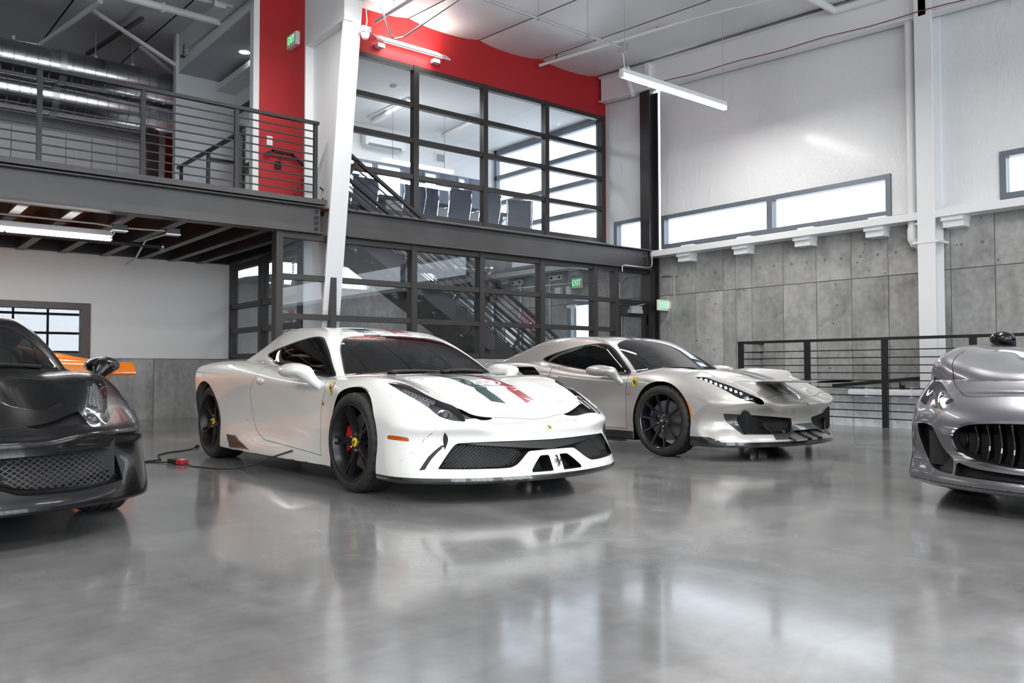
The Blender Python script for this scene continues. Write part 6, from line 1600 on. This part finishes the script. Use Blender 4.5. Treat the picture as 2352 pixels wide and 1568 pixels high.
def extras_silver(car, sp, s, f, c):
    P = sp['paint']; fy = lambda x, z: front_y(f, x, z)
    np_mesh('hood_stripe', *s.part('hood_stripe'), M_stripe, car)
    g = pocket('grille_void', s.part('grille_void'), (0, .10, 0), M_dark, car, M_carbon)
    for k in (-1, 1):
        lattice(fy, [(k*.70, .400), (k*.51, .392), (k*.19, .360), (k*.19, .312), (k*.27, .258), (k*.45, .250), (k*.68, .258)], .012, .003, M_blackp, g, .03)
        # curved carbon vane beside the centre duct
        V = []
        for i in range(9):
            t = i/8; z = .345-.150*t; y = fy(.50, .27)+.03-.10*t*t-.01; x = k*(.53-.13*t)
            for dx in (-.007, .007): V += [(x+dx, y, z), (x+dx, y+.03*(1-t)+.012, z+.004)]
        F = []
        for i in range(8):
            a = 4*i; F += [(a, a+1, a+5, a+4), (a+2, a+6, a+7, a+3), (a, a+4, a+6, a+2), (a+1, a+3, a+7, a+5)]
        MB().add(V, F).build('front_vane', M_carbon, car, smooth=True)
        fins = MB()
        for i in range(4): fins.box(k*.86-.012, k*.86+.05 if k > 0 else k*.86+.012, -.44-.05*i, -.43-.05*i, .155, .20)
        fins.build('cheek_fins', M_carbon, car)
    np_mesh('grille_frame', *s.part('grille_frame'), M_carbon, car)
    pocket('centre_void', s.part('centre_void'), (0, .14, 0), M_dark, car, M_carbon)
    np_mesh('chin', *s.part('chin'), M_carbon, car); np_mesh('splitter', *s.part('splitter'), M_carbon, car)
    # duct floor in body colour with the two stripes running over it
    prof = [(-1.055, .176), (-1.055, .190), (-1.02, .200), (-.96, .222), (-.90, .262), (-.86, .268)]
    def floor_strip(nm, x0, x1, m, dz):
        MB().add([(x, y, z+dz) for x in (x0, x1) for y, z in prof], [(i, i+1, i+7, i+6) for i in range(5)]).build(nm, m, car, smooth=True)
    floor_strip('duct_floor', -.30, .30, P, 0)
    for k in (-1, 1): floor_strip('duct_stripe', k*.045, k*.125, M_stripe, .0015)
    pocket('cheek_vent', s.part('cheek_vent'), np.array([0, .0, 0]), M_carbon, car)
    np_mesh('side_skirt', *s.part('side_skirt'), M_carbon, car)
    MB().box(-.99, -.90, .44, 2.36, .118, .130).box(.90, .99, .44, 2.36, .118, .130).build('skirt_blade', M_carbon, car, bevel=.003)
    np_mesh('side_marker', *s.part('side_marker'), M_amber2, car)
    V, T, N = s.part('side_intake')
    for d in split_side((V, T, N)):
        if d: 
            k = -1 if d[0][:, 0].mean() < 0 else 1
            q = pocket('side_intake', d, (-k*.10, .05, -.02), M_dark, car, M_carbon)
            c_ = d[0].mean(0); MB().box(c_[0]-k*.03-.004, c_[0]-k*.03+.004, c_[1]-.12, c_[1]+.10, c_[2]-.012, c_[2]-.002).build('intake_splitter', M_carbon, q)
    badges(car, f, (0, -1.035, .512), (0, -.55, .83), (.893, .345, .694), .105, (.872, .434, .581)); wipers(car, f)
    for k in (-1, 1):
        h = ell((.922, 1.50, .735), (.016, .07, .022)); sk = Skin(h, (.88, 1.40, .69), (.96, 1.60, .78), .007)
        np_mesh('door_handle', sk.V*[k, 1, 1], sk.T if k > 0 else sk.T[:, ::-1], sk.N*[k, 1, 1], P, car)
def lamp_silver(h, k, f):
    a = np.array([k*.765, -.36, .735]); b = np.array([k*.655, -.80, .575]); n = np.array([k*.42, -.62, .66]); n /= np.linalg.norm(n); q = Vector(n).to_track_quat('Z', 'Y').to_matrix().to_4x4()
    dots = MB()
    for i in range(9):
        p = a+(b-a)*(i/9.5)+np.cross(n, b-a)*.035-n*.018; dots.box(-.012, .012, -.016, .016, -.005, .008, Matrix.Translation(Vector(p)) @ q)
    tag(dots.build('led_row', M_lampb2, h), kind='stuff')
    c = b-n*.035
    MB().lathe([(0, .034), (.02, .028), (.034, .012), (.038, -.005)], 24, Matrix.Translation(Vector(c)) @ q).build('projector_lens', M_chrome, h, smooth=True)
silver_spec = dict(name='sports_car', label='silver grey sports car with charcoal hood stripes and carbon front splitter', loc=(6.96, 5.22, 0), ride=0, shape=SILVER, paint=P_silver, front=None,
    side_window=[(1.948, .944), (1.588, 1.045), (1.243, 1.098), (1.044, 1.095), (.885, 1.033), (.700, .911), (.50, .768, 'c'), (.58, .764, 'c'), (1.167, .812), (1.667, .877)],
    windshield=[(0, 1.07), (.229, 1.065), (.40, 1.01), (.507, .953, 'c'), (.576, .831), (.637, .652), (.730, .43, 'c'), (.45, .41), (.2, .395), (0, .39)],
    door=[(1.61, .850, 'c'), (1.565, .81), (1.56, .764), (1.64, .70), (1.74, .62), (1.78, .52), (1.77, .43), (1.72, .34), (1.62, .27), (1.5, .243, 'c'), (.9, .236), (.455, .232, 'c'), (.472, .379), (.477, .595), (.45, .682), (.46, .765, 'c'), (.60, .765), (1.1, .81), (1.35, .84)],
    hood_edge=[(0, -.785), (.2, -.79), (.49, -.81), (.565, -.848, 'c'), (.63, -.815), (.665, -.62), (.70, -.50), (.73, -.38), (.745, -.15), (.735, .05), (.70, .35), (.63, .55, 'c'), (.3, .56), (0, .56)],
    headlight=[(.796, -.307, .751, 'c'), (.724, -.388, .747), (.694, -.507, .708), (.663, -.625, .668), (.627, -.819, .593), (.598, -.894, .557), (.578, -.916, .509, 'c'), (.646, -.881, .517), (.742, -.773, .559), (.758, -.629, .632), (.764, -.542, .67), (.778, -.398, .724)],
    lamp_inner=[(.66, -.80, .590, 'c'), (.58, -.90, .57, 'c'), (.56, -.93, .50, 'c'), (.648, -.885, .508, 'c')],
    lines=[('top', [(-.60, -.875), (-.424, -.822), (-.30, -.845), (0, -.893), (.30, -.845), (.424, -.822), (.60, -.875)], .005)],
    lamp=lamp_silver, cuts=cuts_silver, extras=extras_silver, style='ten', rim=M_rimg, ph=(PI*.96, .3), cal=M_calb, cal_ang=PI-.1, cap=False, bowl=M_lampd,
    mirror=dict(c=(.985, .735, .808), r=(.105, .185, .058), b=(.878, .53, .690), e=(.965, .585, .785)))
silver_car = build_coupe(silver_spec)

# ---------------------------------------------------------------- black coupe at the left, the same family
P_black = paint('gloss_black_paint', (.003, .003, .0035), 0, .25, .35, .01); P_black.node_tree.nodes['Principled BSDF'].inputs['Specular IOR Level'].default_value = .3
def cuts_black(c, sp):
    low = lambda x, y, z: y < -.3
    c.poly('grille_void', 'front', [(.735, .225, 'c'), (.72, .30), (.69, .372), (.60, .385), (.40, .384), (.2, .383), (-.05, .382, 'c'), (-.05, .25, 'c'), (.16, .245), (.25, .215), (.5, .205)], mask=low)
    c.field('splitter', lambda x, y, z, N: np.where((y < -.36), z-.160, 1.0), ('body', 'underbody'))
    th = [2*PI*i/20 for i in range(20)]
    for x, z in ((.655, .418), (.290, .405)): c.line('front', [(x+.012*math.cos(t), z+.012*math.sin(t)) for t in th], .004, closed=True, mask=low)
def extras_black(car, sp, s, f, c):
    fy = lambda x, z: front_y(f, x, z)
    g = pocket('grille_void', s.part('grille_void'), (0, .10, 0), M_dark, car, M_blackp)
    for k in (-1, 1):
        lattice(fy, [(k*.72, .24), (k*.70, .36), (k*.2, .37), (k*.2, .26), (k*.4, .225)], .02, .004, M_blackp, g, .04)
        V = []
        for i in range(15):
            t = i/14; x = k*(.14+.54*t); z = .225+.055*t-.03*math.sin(PI*t)+.05*(1-t)**3; y = fy(x, .30)-.005+.03*t
            V += [(x, y, z), (x, y+.06, z+.004), (x, y+.06, z-.012)]
        MB().add(V, [(3*i+a, 3*i+(a+1) % 3, 3*i+3+(a+1) % 3, 3*i+3+a) for i in range(14) for a in range(3)]).build('aero_winglet', sp['paint'], car, smooth=True)
    np_mesh('splitter', *s.part('splitter'), sp['paint'], car); pocket('lamp_grille', s.part('lamp_grille'), (0, .02, -.015), M_blackp, car)
    badges(car, f, (0, -.990, .458), (0, -.72, .69), (.893, .345, .695), .105, (.872, .50, .582)); wipers(car, f)
    for k in (-1, 1):
        h = ell((.925, 1.545, .732), (.018, .075, .026)); sk = Skin(h, (.88, 1.44, .68), (.96, 1.65, .78), .009)
        np_mesh('door_handle', sk.V*[k, 1, 1], sk.T if k > 0 else sk.T[:, ::-1], sk.N*[k, 1, 1], sp['paint'], car)
def lamp_black(h, k, f):
    lamp_white(h, k, f)
def coupe_spec(**kw): d = dict(white_spec); d.update(kw); return d
black_spec = coupe_spec(label='gloss black sports car with clear headlight at the left edge', loc=(.40, 5.38, 0), ride=-.04, paint=P_black, cuts=cuts_black, extras=extras_black, lamp=lamp_black, bowl=mat('lamp_bowl_silver', (.45, .45, .46), .2, .7), gapmat=M_gap, cell=.0165,
    leather=mat('tan_leather', (.30, .27, .23), .5), ph=(.3, .3))
black_car = build_coupe(black_spec)
P_orange = paint('orange_paint', (.78, .20, .012), 0, .3, 1, .02)
orange_spec = coupe_spec(label='orange sports car parked across the recess behind the black car', loc=(-.92, 11.35, 0), ride=-.06, rz=-PI/2, paint=P_orange, cuts=cuts_black, extras=extras_black, lamp=lamp_black, cell=.022, ph=(.2, .2), cal=M_calb, gapmat=M_gap)
orange_car = build_coupe(orange_spec)

# ---------------------------------------------------------------- grey grand tourer on the right, nose towards the hall
P_grey = paint('granite_grey_paint', (.20, .20, .215), .75, .32, 1, .012, flake=.15)
GR = [(-.05, .522, 'c'), (.13, .521), (.30, .515), (.42, .502), (.495, .475), (.520, .435), (.512, .385), (.468, .338), (.36, .302), (.22, .285), (.1, .277), (-.05, .275, 'c')]
def cuts_gt(c, sp):
    low = lambda x, y, z: y < -.3
    c.poly('grille_void', 'front', GR, mask=low)
    ring = dense(GR, True, 8); out = [tuple(p) for p in offset_poly(ring, .016)]
    c.poly('grille_ring', 'front', [(min(max(x, -.05), 9), z) for x, z in out], mask=low, per=1)
    c.poly('side_intake', 'front', [(.812, .487, 'c'), (.735, .490), (.672, .476, 'c'), (.60, .358), (.525, .296, 'c'), (.518, .212, 'c'), (.656, .232), (.735, .305), (.79, .396)], mask=low)
    c.poly('lower_intake', 'front', [(-.05, .245, 'c'), (.2, .250), (.40, .262), (.505, .285, 'c'), (.505, .208, 'c'), (-.05, .200, 'c')], mask=low)
    c.field('splitter', lambda x, y, z, N: np.where((y < -.36), z-.152, 1.0), ('body', 'underbody'))
    c.line((.5, -.6, .6), [(.75, -.50, .735), (.70, -.47, .78)], .004)
def extras_gt(car, sp, s, f, c):
    fy = lambda x, z: front_y(f, x, z)
    g = pocket('grille_void', s.part('grille_void'), (0, .16, 0), M_dark, car, M_blackp)
    for i in range(-7, 8):
        x = i*.068
        zt = .515-.055*(abs(x)/.52)**4; zb = .282+.10*(abs(x)/.52)**3
        V = []
        for j in range(9):
            z = zb+(zt-zb)*j/8; y = fy(x, z)+.045+.045*math.sin(PI*j/8)
            V += [(x-.004, y, z), (x+.004, y, z), (x+.004, y+.07, z), (x-.004, y+.07, z)]
        MB().add(V, [(4*j+a, 4*j+(a+1) % 4, 4*j+4+(a+1) % 4, 4*j+4+a) for j in range(8) for a in range(4)]).build('grille_bar', mat('dark_chrome', (.09, .09, .1), .2, 1) if i == -7 else bpy.data.materials['dark_chrome'], g, smooth=False)
    V, T, N = s.part('grille_ring'); np_mesh('grille_ring', V+N*.006, T, N, M_chrome, car)
    q = pocket('side_intake', s.part('side_intake'), (0, .06, 0), M_blackp, car, M_blackp); pocket('lower_intake', s.part('lower_intake'), (0, .07, 0), M_blackp, car, M_blackp)
    np_mesh('splitter', *s.part('splitter'), sp['paint'], car); wipers(car, f)
    for k in (-1, 1): MB().box(k*.512-.005, k*.512+.005, fy(.512, .25)-.004, fy(.512, .25)+.05, .206, .285).build('intake_fin', sp['paint'], car)
def lamp_gt(h, k, f):
    n = np.array([k*.42, -.62, .66]); n /= np.linalg.norm(n); q = Vector(n).to_track_quat('Z', 'Y').to_matrix().to_4x4()
    for c, r in (((.650, -.665, .630), .048), ((.755, -.555, .665), .034), ((.585, -.775, .597), .018)):
        p = Vector((k*c[0], c[1], c[2]))-Vector(n)*.035
        MB().lathe([(0, r*.7), (r*.5, r*.55), (r*.85, r*.2), (r*.9, 0)], 22, Matrix.Translation(p) @ q).build('projector_lens', glass_ball, h, smooth=True)
        MB().lathe([(r*.9, 0), (r*1.1, r*.3), (r*1.3, r*.3), (r*1.3, -.02)], 24, Matrix.Translation(p) @ q).build('projector_ring', M_chrome, h, smooth=True)
    a = Vector((k*.835, -.47, .70))-Vector(n)*.02; b = Vector((k*.66, -.775, .575))-Vector(n)*.02
    MB().bar(a, b, .016, .012).build('chrome_blade', M_chrome, h)
gt_spec = coupe_spec(name='grand_tourer', label='metallic grey grand tourer with oval barred grille at the right edge', loc=(5.95, 1.62, 0), ride=0, rz=-PI/2, shape=GT, ztop=1.40, paint=P_grey, yr=2.95,
    side_window=[(2.75, 1.06), (2.3, 1.19), (1.9, 1.235), (1.55, 1.215), (1.3, 1.14), (1.0, 1.01, 'c'), (1.15, .975, 'c'), (1.8, .985), (2.5, 1.01)],
    windshield=[(0, 1.46), (.3, 1.44), (.52, 1.38, 'c'), (.62, 1.12), (.70, .80, 'c'), (.45, .68), (.2, .64), (0, .63)],
    door=[(2.0, .93, 'c'), (2.08, .7), (2.0, .4), (1.85, .26, 'c'), (.6, .25, 'c'), (.58, .5), (.62, .88, 'c'), (1.2, .93)],
    hood_edge=[(0, -.79), (.183, -.785), (.436, -.762), (.527, -.727), (.612, -.616), (.684, -.492), (.712, -.436), (.742, -.30), (.745, -.17), (.74, .05), (.72, .4), (.66, .72, 'c'), (0, .78)], hood_to=.85, hood_line_to=-.1,
    headlight=[(.875, -.42, .765), (.838, -.354, .758, 'c'), (.80, -.42, .745), (.734, -.508, .719), (.64, -.645, .67), (.556, -.775, .621), (.552, -.80, .60), (.596, -.803, .572), (.72, -.712, .586), (.80, -.65, .605), (.845, -.60, .625, 'c'), (.868, -.50, .70)],
    lamp=lamp_gt, cuts=cuts_gt, extras=extras_gt, style='ten', rim=M_rimg, ph=(.1, .4), cal=M_calb, cap=False, bowl=mat('lamp_bowl_bright', (.5, .5, .52), .15, .9), gapmat=M_gap, cell=.0165, wx=.80,
    mirror=dict(c=(.865, .78, 1.045), r=(.085, .08, .058), b=(.80, .86, .95), e=(.84, .82, 1.0)), mirror_paint=P_black)
gt_spec.pop('tri', None)
gt_car = build_coupe(gt_spec)
